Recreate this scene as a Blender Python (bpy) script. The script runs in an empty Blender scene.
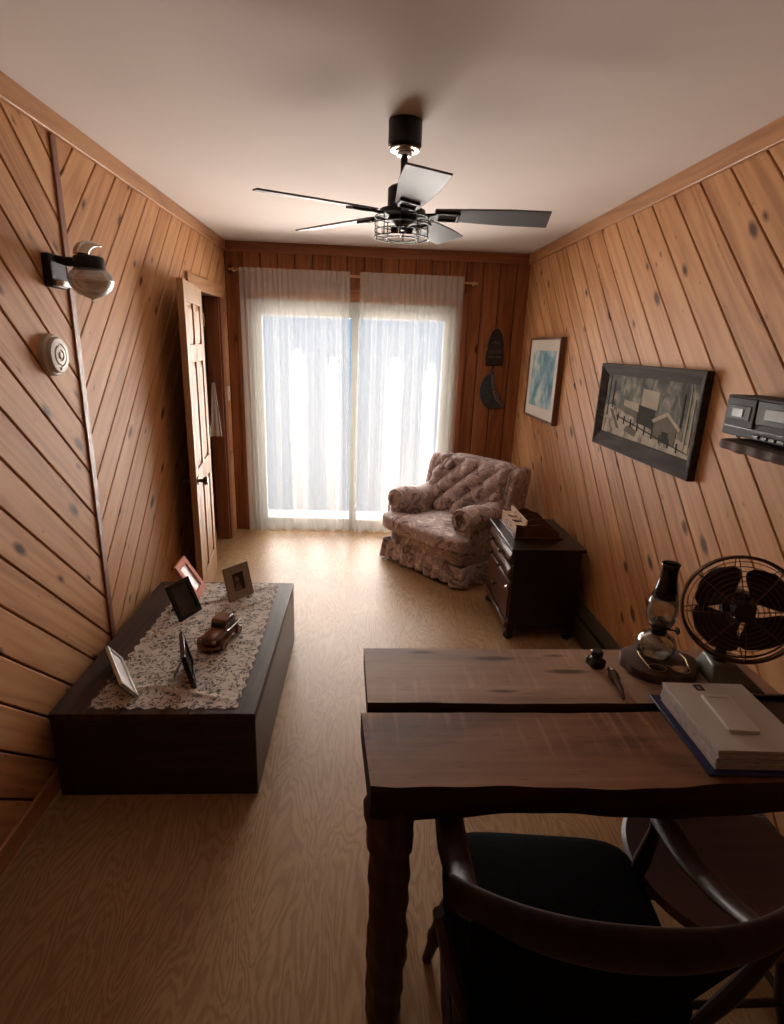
import bpy, bmesh, math, random
from mathutils import Vector, Matrix
random.seed(7)
R = math.radians
C = bpy.context.scene.collection
scene = bpy.context.scene

# ------------------------------------------------------------------ camera
cam_d = bpy.data.cameras.new('camera')
cam = bpy.data.objects.new('camera', cam_d); C.objects.link(cam)
cam_d.sensor_fit = 'HORIZONTAL'; cam_d.sensor_width = 36.0
cam_d.lens = 554.0 / 784.0 * 36.0
cam_d.clip_start = 0.02
RX = Vector((0.99822933, -0.04833416, 0.03467))
RY = -Vector((0.01929185, -0.28827874, -0.95735218))
RZ = -Vector((0.05626744, 0.95632587, -0.28683584))
RX.normalize(); RZ.normalize(); RY = RZ.cross(RX).normalized(); RX = RY.cross(RZ)
cam.matrix_world = Matrix(((RX.x, RY.x, RZ.x, 0), (RX.y, RY.y, RZ.y, 0), (RX.z, RY.z, RZ.z, 1.62), (0, 0, 0, 1)))
scene.camera = cam

# ------------------------------------------------------------------ light and exposure
scene.view_settings.view_transform = 'Standard'
scene.view_settings.look = 'None'
scene.view_settings.gamma = 1.0
scene.view_settings.use_curve_mapping = False
scene.view_settings.exposure = -0.36
scene.cycles.transparent_max_bounces = 24
scene.cycles.max_bounces = 10
scene.cycles.diffuse_bounces = 3

WORLD_STRENGTH = 0.85
w = bpy.data.worlds.new('daylight'); scene.world = w; w.use_nodes = True
nt = w.node_tree; nt.nodes.clear()
wo = nt.nodes.new('ShaderNodeOutputWorld'); wb = nt.nodes.new('ShaderNodeBackground')
tc = nt.nodes.new('ShaderNodeTexCoord'); sp = nt.nodes.new('ShaderNodeSeparateXYZ')
mr = nt.nodes.new('ShaderNodeMapRange'); cr = nt.nodes.new('ShaderNodeValToRGB')
mr.inputs[1].default_value = -0.28; mr.inputs[2].default_value = 0.04
cr.color_ramp.elements[0].color = (0.72, 0.86, 1.0, 1); cr.color_ramp.elements[1].color = (0.38, 0.66, 0.95, 1)
nt.links.new(tc.outputs['Generated'], sp.inputs[0]); nt.links.new(sp.outputs[2], mr.inputs[0])
nt.links.new(mr.outputs[0], cr.inputs[0]); nt.links.new(cr.outputs[0], wb.inputs[0])
nt.links.new(wb.outputs[0], wo.inputs[0]); wb.inputs[1].default_value = WORLD_STRENGTH


def sun_lamp(name, direction, strength, angle, color):
    d = bpy.data.lights.new(name, 'SUN'); d.energy = strength; d.angle = R(angle); d.color = color
    o = bpy.data.objects.new(name, d); C.objects.link(o)
    o.rotation_euler = Vector(direction).to_track_quat('-Z', 'Y').to_euler()
    o.location = (0, 7, 4)
    return o


# the sun over the eave, and two wide fill lamps added outside the doors
sun_lamp('sun', (-0.15, -0.58, -0.80), 2.2, 4.0, (1.0, 0.93, 0.82))
sun_lamp('sky_fill', (0.0, -1.0, -0.72), 11.0, 45.0, (1.0, 0.90, 0.80))
sun_lamp('ground_fill', (0.0, -1.0, 0.38), 44.0, 72.0, (1.0, 0.88, 0.78))  # aimed up from below the horizon, added to brighten the ceiling

XL, XR, YB, H, YR = -1.105, 1.325, 4.78, 2.36, -3.6

# ------------------------------------------------------------------ materials
MATS = {}


def new_mat(name):
    m = bpy.data.materials.new(name); m.use_nodes = True
    n = m.node_tree.nodes; l = m.node_tree.links
    b = n['Principled BSDF']
    return m, n, l, b


def plain(name, col, rough=0.5, metal=0.0, var=0.12, scale=18.0, bump=0.0, coat=0.0, trans=0.0, ior=1.45, spec=0.5):
    """one colour with a little procedural mottling"""
    m, n, l, b = new_mat(name)
    t = n.new('ShaderNodeTexCoord'); no = n.new('ShaderNodeTexNoise')
    no.inputs['Scale'].default_value = scale; no.inputs['Detail'].default_value = 4
    l.new(t.outputs['Object'], no.inputs['Vector'])
    r = n.new('ShaderNodeValToRGB')
    r.color_ramp.elements[0].position = 0.3; r.color_ramp.elements[1].position = 0.7
    r.color_ramp.elements[0].color = tuple(max(0, c * (1 - var)) for c in col) + (1,)
    r.color_ramp.elements[1].color = tuple(min(1, c * (1 + var)) for c in col) + (1,)
    l.new(no.outputs['Fac'], r.inputs[0]); l.new(r.outputs[0], b.inputs['Base Color'])
    b.inputs['Roughness'].default_value = rough; b.inputs['Metallic'].default_value = metal
    b.inputs['Coat Weight'].default_value = coat
    b.inputs['Transmission Weight'].default_value = trans; b.inputs['IOR'].default_value = ior
    b.inputs['Specular IOR Level'].default_value = spec
    if bump:
        bp = n.new('ShaderNodeBump'); bp.inputs['Strength'].default_value = bump; bp.inputs['Distance'].default_value = 0.01
        l.new(no.outputs['Fac'], bp.inputs['Height']); l.new(bp.outputs[0], b.inputs['Normal'])
    MATS[name] = m
    return m


def wood(name, dark, mid, light, rough=0.45, knots=0.0, coords='UV', axis='x', grain=1.0, coat=0.0, spec=0.5, attr=False, bump=0.05):
    """grain along axis; UV in metres (u along the grain) or object coordinates"""
    m, n, l, b = new_mat(name)
    t = n.new('ShaderNodeTexCoord'); mp = n.new('ShaderNodeMapping')
    l.new(t.outputs[coords], mp.inputs['Vector'])
    long_, across = 1.6, 22.0 * grain
    s = {'x': (long_, across, across), 'y': (across, long_, across), 'z': (across, across, long_)}[axis]
    mp.inputs['Scale'].default_value = s
    n1 = n.new('ShaderNodeTexNoise'); n1.inputs['Scale'].default_value = 1.0; n1.inputs['Detail'].default_value = 6
    n1.inputs['Distortion'].default_value = 0.6
    l.new(mp.outputs[0], n1.inputs['Vector'])
    mp2 = n.new('ShaderNodeMapping'); mp2.inputs['Scale'].default_value = tuple(x * 0.28 for x in s)
    l.new(t.outputs[coords], mp2.inputs['Vector'])
    n2 = n.new('ShaderNodeTexNoise'); n2.inputs['Scale'].default_value = 1.0; n2.inputs['Detail'].default_value = 2
    l.new(mp2.outputs[0], n2.inputs['Vector'])
    mul = n.new('ShaderNodeMath'); mul.operation = 'MULTIPLY'; mul.inputs[1].default_value = 9.0
    l.new(n2.outputs['Fac'], mul.inputs[0])
    fr = n.new('ShaderNodeMath'); fr.operation = 'PINGPONG'; fr.inputs[1].default_value = 0.5
    l.new(mul.outputs[0], fr.inputs[0])
    mix = n.new('ShaderNodeMath'); mix.operation = 'MULTIPLY_ADD'; mix.inputs[1].default_value = 0.45
    l.new(fr.outputs[0], mix.inputs[0])
    m2 = n.new('ShaderNodeMath'); m2.operation = 'MULTIPLY'; m2.inputs[1].default_value = 0.75
    l.new(n1.outputs['Fac'], m2.inputs[0]); l.new(m2.outputs[0], mix.inputs[2])
    fac = mix.outputs[0]
    if attr:
        at = n.new('ShaderNodeAttribute'); at.attribute_name = 'tone'
        ad = n.new('ShaderNodeMath'); ad.operation = 'MULTIPLY_ADD'; ad.inputs[1].default_value = 0.12
        l.new(at.outputs['Fac'], ad.inputs[0]); l.new(fac, ad.inputs[2]); fac = ad.outputs[0]
    r = n.new('ShaderNodeValToRGB'); e = r.color_ramp.elements
    e[0].position = 0.25; e[0].color = dark + (1,)
    e[1].position = 0.85; e[1].color = light + (1,)
    k = e.new(0.52); k.color = mid + (1,)
    l.new(fac, r.inputs[0]); col = r.outputs[0]
    if knots:
        mk = n.new('ShaderNodeMapping'); mk.inputs['Scale'].default_value = (4.0, 9.0, 1.0)
        l.new(t.outputs[coords], mk.inputs['Vector'])
        v = n.new('ShaderNodeTexVoronoi'); v.voronoi_dimensions = '2D'; v.inputs['Scale'].default_value = 1.0
        l.new(mk.outputs[0], v.inputs['Vector'])
        sc = n.new('ShaderNodeSeparateColor'); l.new(v.outputs['Color'], sc.inputs[0])
        big = n.new('ShaderNodeMapRange'); big.inputs[1].default_value = 1 - knots; big.inputs[2].default_value = 1.0
        big.inputs[3].default_value = 0.0; big.inputs[4].default_value = 0.17
        l.new(sc.outputs[0], big.inputs[0])
        sub = n.new('ShaderNodeMath'); sub.operation = 'SUBTRACT'
        l.new(big.outputs[0], sub.inputs[0]); l.new(v.outputs['Distance'], sub.inputs[1])
        core = n.new('ShaderNodeMapRange'); core.inputs[1].default_value = -0.06; core.inputs[2].default_value = 0.07
        l.new(sub.outputs[0], core.inputs[0])
        mx = n.new('ShaderNodeMix'); mx.data_type = 'RGBA'
        mx.inputs[7].default_value = (0.07, 0.020, 0.008, 1)
        ps = n.new('ShaderNodeMath'); ps.operation = 'MULTIPLY'; ps.inputs[1].default_value = 0.95
        l.new(core.outputs[0], ps.inputs[0])
        l.new(ps.outputs[0], mx.inputs[0]); l.new(col, mx.inputs[6]); col = mx.outputs[2]
    l.new(col, b.inputs['Base Color'])
    b.inputs['Roughness'].default_value = rough; b.inputs['Coat Weight'].default_value = coat
    b.inputs['Specular IOR Level'].default_value = spec
    if bump:
        bp = n.new('ShaderNodeBump'); bp.inputs['Strength'].default_value = bump; bp.inputs['Distance'].default_value = 0.01
        l.new(n1.outputs['Fac'], bp.inputs['Height']); l.new(bp.outputs[0], b.inputs['Normal'])
    MATS[name] = m
    return m


def plywood(name):
    m, n, l, b = new_mat(name)
    t = n.new('ShaderNodeTexCoord'); mp = n.new('ShaderNodeMapping'); mp.inputs['Scale'].default_value = (7.0, 1.5, 1.0)
    l.new(t.outputs['Object'], mp.inputs['Vector'])
    n1 = n.new('ShaderNodeTexNoise'); n1.inputs['Scale'].default_value = 1.0; n1.inputs['Detail'].default_value = 5.0
    n1.inputs['Roughness'].default_value = 0.45; n1.inputs['Distortion'].default_value = 0.5
    l.new(mp.outputs[0], n1.inputs['Vector'])
    mu = n.new('ShaderNodeMath'); mu.operation = 'MULTIPLY'; mu.inputs[1].default_value = 22.0
    l.new(n1.outputs['Fac'], mu.inputs[0])
    pp = n.new('ShaderNodeMath'); pp.operation = 'FRACT'; l.new(mu.outputs[0], pp.inputs[0])
    n3 = n.new('ShaderNodeTexNoise'); n3.inputs['Scale'].default_value = 1.2; n3.inputs['Detail'].default_value = 4
    l.new(t.outputs['Object'], n3.inputs['Vector'])
    r = n.new('ShaderNodeValToRGB'); e = r.color_ramp.elements
    e[0].position = 0.0; e[0].color = (0.40, 0.240, 0.118, 1)
    e[1].position = 1.0; e[1].color = (0.37, 0.215, 0.103, 1)
    k = e.new(0.35); k.color = (0.47, 0.300, 0.160, 1)
    k = e.new(0.82); k.color = (0.345, 0.195, 0.090, 1)
    l.new(pp.outputs[0], r.inputs[0])
    mx = n.new('ShaderNodeMix'); mx.data_type = 'RGBA'; mx.blend_type = 'MULTIPLY'
    r2 = n.new('ShaderNodeValToRGB'); r2.color_ramp.elements[0].color = (0.80, 0.76, 0.72, 1); r2.color_ramp.elements[1].color = (1, 1, 1, 1)
    r2.color_ramp.elements[0].position = 0.35; r2.color_ramp.elements[1].position = 0.65
    l.new(n3.outputs['Fac'], r2.inputs[0]); mx.inputs[0].default_value = 1.0
    l.new(r.outputs[0], mx.inputs[6]); l.new(r2.outputs[0], mx.inputs[7])
    l.new(mx.outputs[2], b.inputs['Base Color'])
    b.inputs['Roughness'].default_value = 0.42; b.inputs['Specular IOR Level'].default_value = 0.3
    bp = n.new('ShaderNodeBump'); bp.inputs['Strength'].default_value = 0.06; bp.inputs['Distance'].default_value = 0.004
    l.new(n1.outputs['Fac'], bp.inputs['Height']); l.new(bp.outputs[0], b.inputs['Normal'])
    MATS[name] = m
    return m


def slab_wood(name, dark, mid, light):
    """worn plank: broad stain, faint long grain, cross saw marks, nail holes"""
    m, n, l, b = new_mat(name)
    t = n.new('ShaderNodeTexCoord')
    def noise(scale, detail, dist=0.0):
        mp = n.new('ShaderNodeMapping'); mp.inputs['Scale'].default_value = scale; l.new(t.outputs['Object'], mp.inputs[0])
        q = n.new('ShaderNodeTexNoise'); q.inputs['Scale'].default_value = 1.0; q.inputs['Detail'].default_value = detail; q.inputs['Distortion'].default_value = dist
        l.new(mp.outputs[0], q.inputs['Vector']); return q
    a = noise((2.2, 5.0, 5.0), 4, 0.6); g = noise((2.5, 60, 30), 5, 0.3); c = noise((55, 2.0, 5), 4, 0.4); p = noise((2.5, 4, 4), 2)
    m1 = n.new('ShaderNodeMath'); m1.operation = 'MULTIPLY_ADD'; m1.inputs[1].default_value = 0.30
    l.new(g.outputs['Fac'], m1.inputs[0]); l.new(a.outputs['Fac'], m1.inputs[2])
    r = n.new('ShaderNodeValToRGB'); e = r.color_ramp.elements
    e[0].position = 0.46; e[0].color = dark + (1,); e[1].position = 0.86; e[1].color = light + (1,)
    k_ = e.new(0.64); k_.color = mid + (1,)
    l.new(m1.outputs[0], r.inputs[0])
    # cross saw marks in patches
    mr1 = n.new('ShaderNodeMapRange'); mr1.inputs[1].default_value = 0.56; mr1.inputs[2].default_value = 0.70; l.new(c.outputs['Fac'], mr1.inputs[0])
    mr2 = n.new('ShaderNodeMapRange'); mr2.inputs[1].default_value = 0.48; mr2.inputs[2].default_value = 0.62; l.new(p.outputs['Fac'], mr2.inputs[0])
    mm = n.new('ShaderNodeMath'); mm.operation = 'MULTIPLY'; l.new(mr1.outputs[0], mm.inputs[0]); l.new(mr2.outputs[0], mm.inputs[1])
    m6 = n.new('ShaderNodeMath'); m6.operation = 'MULTIPLY'; m6.inputs[1].default_value = 0.55; l.new(mm.outputs[0], m6.inputs[0])
    mx = n.new('ShaderNodeMix'); mx.data_type = 'RGBA'; mx.inputs[7].default_value = tuple(min(1, x * 1.35) for x in light) + (1,)
    l.new(m6.outputs[0], mx.inputs[0]); l.new(r.outputs[0], mx.inputs[6])
    # dark streak knots
    mk = n.new('ShaderNodeMapping'); mk.inputs['Scale'].default_value = (5.0, 26.0, 1.0); l.new(t.outputs['Object'], mk.inputs[0])
    v = n.new('ShaderNodeTexVoronoi'); v.voronoi_dimensions = '2D'; v.inputs['Scale'].default_value = 1.0; l.new(mk.outputs[0], v.inputs['Vector'])
    sc = n.new('ShaderNodeSeparateColor'); l.new(v.outputs['Color'], sc.inputs[0])
    big = n.new('ShaderNodeMapRange'); big.inputs[1].default_value = 0.86; big.inputs[2].default_value = 1.0; big.inputs[4].default_value = 0.34; l.new(sc.outputs[0], big.inputs[0])
    sb = n.new('ShaderNodeMath'); sb.operation = 'SUBTRACT'; l.new(big.outputs[0], sb.inputs[0]); l.new(v.outputs['Distance'], sb.inputs[1])
    co = n.new('ShaderNodeMapRange'); co.inputs[1].default_value = -0.10; co.inputs[2].default_value = 0.12; co.inputs[4].default_value = 0.8; l.new(sb.outputs[0], co.inputs[0])
    mx2 = n.new('ShaderNodeMix'); mx2.data_type = 'RGBA'; mx2.inputs[7].default_value = (0.022, 0.010, 0.006, 1)
    l.new(co.outputs[0], mx2.inputs[0]); l.new(mx.outputs[2], mx2.inputs[6]); l.new(mx2.outputs[2], b.inputs['Base Color'])
    b.inputs['Roughness'].default_value = 0.5; b.inputs['Specular IOR Level'].default_value = 0.35
    bp = n.new('ShaderNodeBump'); bp.inputs['Strength'].default_value = 0.12; bp.inputs['Distance'].default_value = 0.01
    l.new(m1.outputs[0], bp.inputs['Height']); l.new(bp.outputs[0], b.inputs['Normal'])
    MATS[name] = m
    return m


def floral(name):
    """velour with mauve, cream and grey-brown flower blotches"""
    m, n, l, b = new_mat(name)
    t = n.new('ShaderNodeTexCoord')
    n1 = n.new('ShaderNodeTexNoise'); n1.inputs['Scale'].default_value = 7.5; n1.inputs['Detail'].default_value = 5
    n1.inputs['Distortion'].default_value = 1.6; n1.inputs['Roughness'].default_value = 0.62
    l.new(t.outputs['Object'], n1.inputs['Vector'])
    r = n.new('ShaderNodeValToRGB'); e = r.color_ramp.elements
    e[0].position = 0.30; e[0].color = (0.12, 0.078, 0.074, 1)
    e[1].position = 0.72; e[1].color = (0.90, 0.81, 0.73, 1)
    for p, c in ((0.42, (0.28, 0.18, 0.175)), (0.49, (0.62, 0.50, 0.475)), (0.56, (0.44, 0.31, 0.305)), (0.63, (0.80, 0.68, 0.62))):
        k = e.new(p); k.color = c + (1,)
    l.new(n1.outputs['Fac'], r.inputs[0])
    n2 = n.new('ShaderNodeTexVoronoi'); n2.inputs['Scale'].default_value = 60
    l.new(t.outputs['Object'], n2.inputs['Vector'])
    mx = n.new('ShaderNodeMix'); mx.data_type = 'RGBA'; mx.blend_type = 'MULTIPLY'; mx.inputs[0].default_value = 0.10
    l.new(r.outputs[0], mx.inputs[6]); l.new(n2.outputs['Distance'], mx.inputs[7])
    l.new(mx.outputs[2], b.inputs['Base Color'])
    b.inputs['Roughness'].default_value = 0.85; b.inputs['Sheen Weight'].default_value = 0.35
    b.inputs['Sheen Roughness'].default_value = 0.4
    bp = n.new('ShaderNodeBump'); bp.inputs['Strength'].default_value = 0.15; bp.inputs['Distance'].default_value = 0.01
    l.new(n1.outputs['Fac'], bp.inputs['Height']); l.new(bp.outputs[0], b.inputs['Normal'])
    MATS[name] = m
    return m


def sheer(name, open_=0.5):
    m, n, l, b = new_mat(name); n.remove(b)
    out = n['Material Output']
    tr = n.new('ShaderNodeBsdfTransparent'); df = n.new('ShaderNodeBsdfDiffuse'); tl = n.new('ShaderNodeBsdfTranslucent')
    t = n.new('ShaderNodeTexCoord'); no = n.new('ShaderNodeTexNoise'); no.inputs['Scale'].default_value = 90
    l.new(t.outputs['Object'], no.inputs['Vector'])
    r = n.new('ShaderNodeValToRGB'); r.color_ramp.elements[0].color = (0.80, 0.77, 0.72, 1); r.color_ramp.elements[1].color = (0.90, 0.88, 0.84, 1)
    l.new(no.outputs['Fac'], r.inputs[0])
    l.new(r.outputs[0], df.inputs[0]); l.new(r.outputs[0], tl.inputs[0])
    a = n.new('ShaderNodeMixShader'); a.inputs[0].default_value = 0.15
    l.new(df.outputs[0], a.inputs[1]); l.new(tl.outputs[0], a.inputs[2])
    c = n.new('ShaderNodeMixShader'); c.inputs[0].default_value = 1 - open_
    l.new(tr.outputs[0], c.inputs[1]); l.new(a.outputs[0], c.inputs[2]); l.new(c.outputs[0], out.inputs[0])
    MATS[name] = m
    return m


def thin_glass(name, tint=(1, 1, 1), gloss=0.06, rough=0.0):
    """a pane: lets daylight straight through, with a faint reflection"""
    m, n, l, b = new_mat(name); n.remove(b)
    out = n['Material Output']
    tr = n.new('ShaderNodeBsdfTransparent'); tr.inputs[0].default_value = tint + (1,)
    gl = n.new('ShaderNodeBsdfGlossy'); gl.inputs['Roughness'].default_value = rough
    mx = n.new('ShaderNodeMixShader'); fr = n.new('ShaderNodeFresnel'); fr.inputs[0].default_value = 1.25
    ad = n.new('ShaderNodeMath'); ad.operation = 'MULTIPLY_ADD'; ad.inputs[1].default_value = 0.8; ad.inputs[2].default_value = gloss
    l.new(fr.outputs[0], ad.inputs[0]); l.new(ad.outputs[0], mx.inputs[0])
    l.new(tr.outputs[0], mx.inputs[1]); l.new(gl.outputs[0], mx.inputs[2]); l.new(mx.outputs[0], out.inputs[0])
    MATS[name] = m
    return m


def lace(name):
    m, n, l, b = new_mat(name)
    out = n['Material Output']
    t = n.new('ShaderNodeTexCoord')
    v = n.new('ShaderNodeTexVoronoi'); v.feature = 'DISTANCE_TO_EDGE'; v.inputs['Scale'].default_value = 46
    no = n.new('ShaderNodeTexNoise'); no.inputs['Scale'].default_value = 20; no.inputs['Detail'].default_value = 3; no.inputs['Distortion'].default_value = 2.0
    l.new(t.outputs['Object'], no.inputs['Vector'])
    mxv = n.new('ShaderNodeMix'); mxv.data_type = 'RGBA'; mxv.inputs[0].default_value = 0.06
    l.new(t.outputs['Object'], mxv.inputs[6]); l.new(no.outputs['Color'], mxv.inputs[7])
    l.new(mxv.outputs[2], v.inputs['Vector'])
    a = n.new('ShaderNodeMapRange'); a.inputs[1].default_value = 0.05; a.inputs[2].default_value = 0.13
    a.inputs[3].default_value = 1.0; a.inputs[4].default_value = 0.0
    l.new(v.outputs['Distance'], a.inputs[0])
    p = n.new('ShaderNodeMapRange'); p.inputs[1].default_value = 0.46; p.inputs[2].default_value = 0.56
    l.new(no.outputs['Fac'], p.inputs[0])
    mxx = n.new('ShaderNodeMath'); mxx.operation = 'MAXIMUM'; l.new(a.outputs[0], mxx.inputs[0]); l.new(p.outputs[0], mxx.inputs[1])
    al = n.new('ShaderNodeMapRange'); al.inputs[3].default_value = 0.22; al.inputs[4].default_value = 1.0
    l.new(mxx.outputs[0], al.inputs[0]); l.new(al.outputs[0], b.inputs['Alpha'])
    b.inputs['Base Color'].default_value = (0.60, 0.53, 0.47, 1); b.inputs['Roughness'].default_value = 0.9
    MATS[name] = m
    return m


def watercolour(name, cols, scale=3.0, dist=2.0):
    m, n, l, b = new_mat(name)
    t = n.new('ShaderNodeTexCoord'); no = n.new('ShaderNodeTexNoise')
    no.inputs['Scale'].default_value = scale; no.inputs['Detail'].default_value = 5; no.inputs['Distortion'].default_value = dist
    mp = n.new('ShaderNodeMapping'); mp.inputs['Scale'].default_value = (1, 1.2, 1)
    l.new(t.outputs['Object'], mp.inputs[0]); l.new(mp.outputs[0], no.inputs['Vector'])
    r = n.new('ShaderNodeValToRGB'); e = r.color_ramp.elements
    e[0].position = 0.32; e[1].position = 0.70
    e[0].color = cols[0] + (1,); e[1].color = cols[-1] + (1,)
    for i, c in enumerate(cols[1:-1]):
        k = e.new(0.32 + 0.38 * (i + 1) / (len(cols) - 1)); k.color = c + (1,)
    l.new(no.outputs['Fac'], r.inputs[0]); l.new(r.outputs[0], b.inputs['Base Color'])
    b.inputs['Roughness'].default_value = 0.8; b.inputs['Specular IOR Level'].default_value = 0.08
    MATS[name] = m
    return m


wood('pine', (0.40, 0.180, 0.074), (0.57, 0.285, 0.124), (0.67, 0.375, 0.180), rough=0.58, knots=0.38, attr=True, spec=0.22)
wood('pine_shaded', (0.20, 0.062, 0.024), (0.31, 0.11, 0.042), (0.40, 0.165, 0.07), rough=0.55, knots=0.2, attr=True, spec=0.25)  # same pine as the side walls, its colour darkened for the backlit wall
wood('groove_wood', (0.055, 0.014, 0.006), (0.07, 0.020, 0.008), (0.09, 0.026, 0.010), rough=0.7, coords='Object', axis='x')
wood('trim_x', (0.36, 0.16, 0.065), (0.50, 0.245, 0.105), (0.58, 0.31, 0.145), coords='Object', axis='x', knots=0)
wood('trim_shaded', (0.20, 0.062, 0.024), (0.31, 0.11, 0.042), (0.40, 0.165, 0.07), coords='Object', axis='x')  # trim wood in the same darkened colour, for the backlit wall's shade
wood('trim_y', (0.36, 0.16, 0.065), (0.50, 0.245, 0.105), (0.58, 0.31, 0.145), coords='Object', axis='y')
wood('trim_z', (0.36, 0.16, 0.065), (0.50, 0.245, 0.105), (0.58, 0.31, 0.145), coords='Object', axis='z')
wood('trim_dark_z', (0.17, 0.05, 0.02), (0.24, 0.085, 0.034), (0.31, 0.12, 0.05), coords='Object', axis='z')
wood('door_pine', (0.36, 0.195, 0.092), (0.45, 0.26, 0.13), (0.52, 0.32, 0.17), coords='Object', axis='z', rough=0.55, spec=0.2)
slab_wood('desk_top', (0.11, 0.045, 0.021), (0.24, 0.112, 0.058), (0.34, 0.18, 0.10))
slab_wood('desk_top_pale', (0.23, 0.135, 0.09), (0.37, 0.235, 0.158), (0.48, 0.32, 0.22))
wood('bark_wood', (0.020, 0.007, 0.004), (0.05, 0.019, 0.010), (0.09, 0.038, 0.020), coords='Object', axis='z', rough=0.7, bump=0.5)
wood('bark_edge', (0.016, 0.006, 0.004), (0.035, 0.014, 0.008), (0.06, 0.026, 0.014), coords='Object', axis='x', rough=0.8, bump=0.4, spec=0.15)
wood('walnut_x', (0.012, 0.005, 0.003), (0.028, 0.012, 0.008), (0.05, 0.022, 0.014), coords='Object', axis='x', rough=0.36)
wood('walnut_y', (0.030, 0.017, 0.013), (0.060, 0.036, 0.028), (0.095, 0.060, 0.047), coords='Object', axis='y', rough=0.5, spec=0.2)
wood('cabinet_dark', (0.006, 0.002, 0.0015), (0.013, 0.005, 0.0035), (0.024, 0.010, 0.007), coords='Object', axis='z', rough=0.3)
wood('cabinet_front', (0.07, 0.026, 0.014), (0.12, 0.050, 0.028), (0.17, 0.08, 0.045), coords='Object', axis='y', rough=0.3)
wood('chair_wood', (0.012, 0.004, 0.003), (0.024, 0.008, 0.005), (0.040, 0.014, 0.008), coords='Object', axis='z', rough=0.45, spec=0.25)
wood('stool_wood', (0.050, 0.014, 0.009), (0.080, 0.025, 0.016), (0.115, 0.040, 0.025), coords='Object', axis='x', rough=0.5)
wood('rack_light', (0.50, 0.33, 0.21), (0.60, 0.42, 0.28), (0.68, 0.50, 0.35), coords='Object', axis='y', rough=0.45)
wood('rack_dark', (0.06, 0.02, 0.012), (0.10, 0.036, 0.020), (0.15, 0.06, 0.034), coords='Object', axis='x', rough=0.4)
wood('toy_wood', (0.10, 0.030, 0.014), (0.17, 0.058, 0.026), (0.25, 0.095, 0.046), coords='Object', axis='y', rough=0.25, coat=0.4)
wood('rustic_grey', (0.028, 0.020, 0.017), (0.058, 0.044, 0.038), (0.11, 0.088, 0.076), coords='Object', axis='y', rough=0.75, spec=0.12)
wood('frame_brown', (0.12, 0.05, 0.028), (0.19, 0.085, 0.045), (0.25, 0.12, 0.065), coords='Object', axis='z', rough=0.4)
wood('shelf_bark', (0.03, 0.015, 0.010), (0.085, 0.045, 0.03), (0.16, 0.09, 0.06), coords='Object', axis='y', rough=0.8, bump=0.6)
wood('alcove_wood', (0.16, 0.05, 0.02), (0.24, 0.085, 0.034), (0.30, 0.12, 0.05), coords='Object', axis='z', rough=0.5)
plywood('plywood')
floral('floral_velour')
sheer('sheer_cloth', 0.64)
thin_glass('pane_glass', (0.97, 0.985, 1.0), 0.02)
thin_glass('clear_glass', (0.92, 0.93, 0.92), 0.10, 0.02)
thin_glass('smoked_glass', (0.06, 0.045, 0.04), 0.05, 0.05)
thin_glass('frame_glass', (0.9, 0.9, 0.9), 0.12, 0.08)
lace('lace')
plain('ceiling_paint', (0.74, 0.665, 0.615), 0.9, var=0.02, scale=3)
plain('white_vinyl', (0.40, 0.42, 0.40), 0.5, var=0.03, spec=0.2)
plain('black_metal', (0.010, 0.009, 0.009), 0.42, 0.0, spec=0.35)
plain('black_plastic', (0.012, 0.012, 0.013), 0.4)
plain('blade_grey', (0.19, 0.205, 0.225), 0.5, 0.0, var=0.1, scale=4, spec=0.25)
plain('steel', (0.62, 0.60, 0.57), 0.25, 1.0)
plain('brass', (0.42, 0.30, 0.15), 0.3, 1.0)
plain('old_bronze', (0.10, 0.07, 0.05), 0.35, 0.9)
thin_glass('frosted', (0.80, 0.76, 0.72), 0.22, 0.35)
plain('cream_plastic', (0.55, 0.50, 0.42), 0.45, var=0.03)
plain('white_plastic', (0.72, 0.68, 0.62), 0.4, var=0.03)
plain('towel_white', (0.72, 0.68, 0.64), 0.95, bump=0.3, scale=60)
plain('mat_board', (0.74, 0.68, 0.60), 0.8, var=0.03)
plain('paper', (0.56, 0.50, 0.465), 0.8, var=0.04)
plain('paper_edge', (0.50, 0.44, 0.41), 0.85, var=0.15, scale=60)
plain('pad_white', (0.62, 0.565, 0.53), 0.5, var=0.02)
plain('ink_grey', (0.30, 0.27, 0.26), 0.8)
plain('ink_dark', (0.035, 0.025, 0.025), 0.8)
plain('folder_blue', (0.020, 0.028, 0.10), 0.4)
plain('leather_black', (0.005, 0.004, 0.004), 0.85, bump=0.1, scale=60, spec=0.05)
plain('radio_grey', (0.055, 0.055, 0.060), 0.6, var=0.06, spec=0.15)
plain('radio_dark', (0.018, 0.018, 0.020), 0.5, spec=0.2)
plain('radio_light', (0.15, 0.15, 0.155), 0.3)
plain('heater_brown', (0.075, 0.055, 0.045), 0.45)
plain('fan_base', (0.13, 0.125, 0.095), 0.4, var=0.15)
plain('fan_brown', (0.035, 0.018, 0.012), 0.35, 0.5)
plain('fan_wire', (0.13, 0.07, 0.045), 0.35, 0.7)
plain('pink_paint', (0.62, 0.22, 0.15), 0.7, var=0.05, spec=0.15)
plain('photo_pale', (0.80, 0.77, 0.76), 0.35)
plain('photo_dark', (0.03, 0.025, 0.022), 0.3, var=0.6, scale=25)
plain('face_tone', (0.20, 0.12, 0.085), 0.5, var=0.3, scale=60)
plain('tan_frame', (0.30, 0.215, 0.145), 0.6, var=0.06)
plain('black_frame', (0.010, 0.009, 0.009), 0.25)
plain('silver_frame', (0.55, 0.54, 0.52), 0.3, 0.8)
plain('plaque_black', (0.022, 0.017, 0.016), 0.5)
plain('plaque_pale', (0.13, 0.10, 0.09), 0.6)
plain('moon_slate', (0.045, 0.055, 0.058), 0.6, var=0.3)
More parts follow.
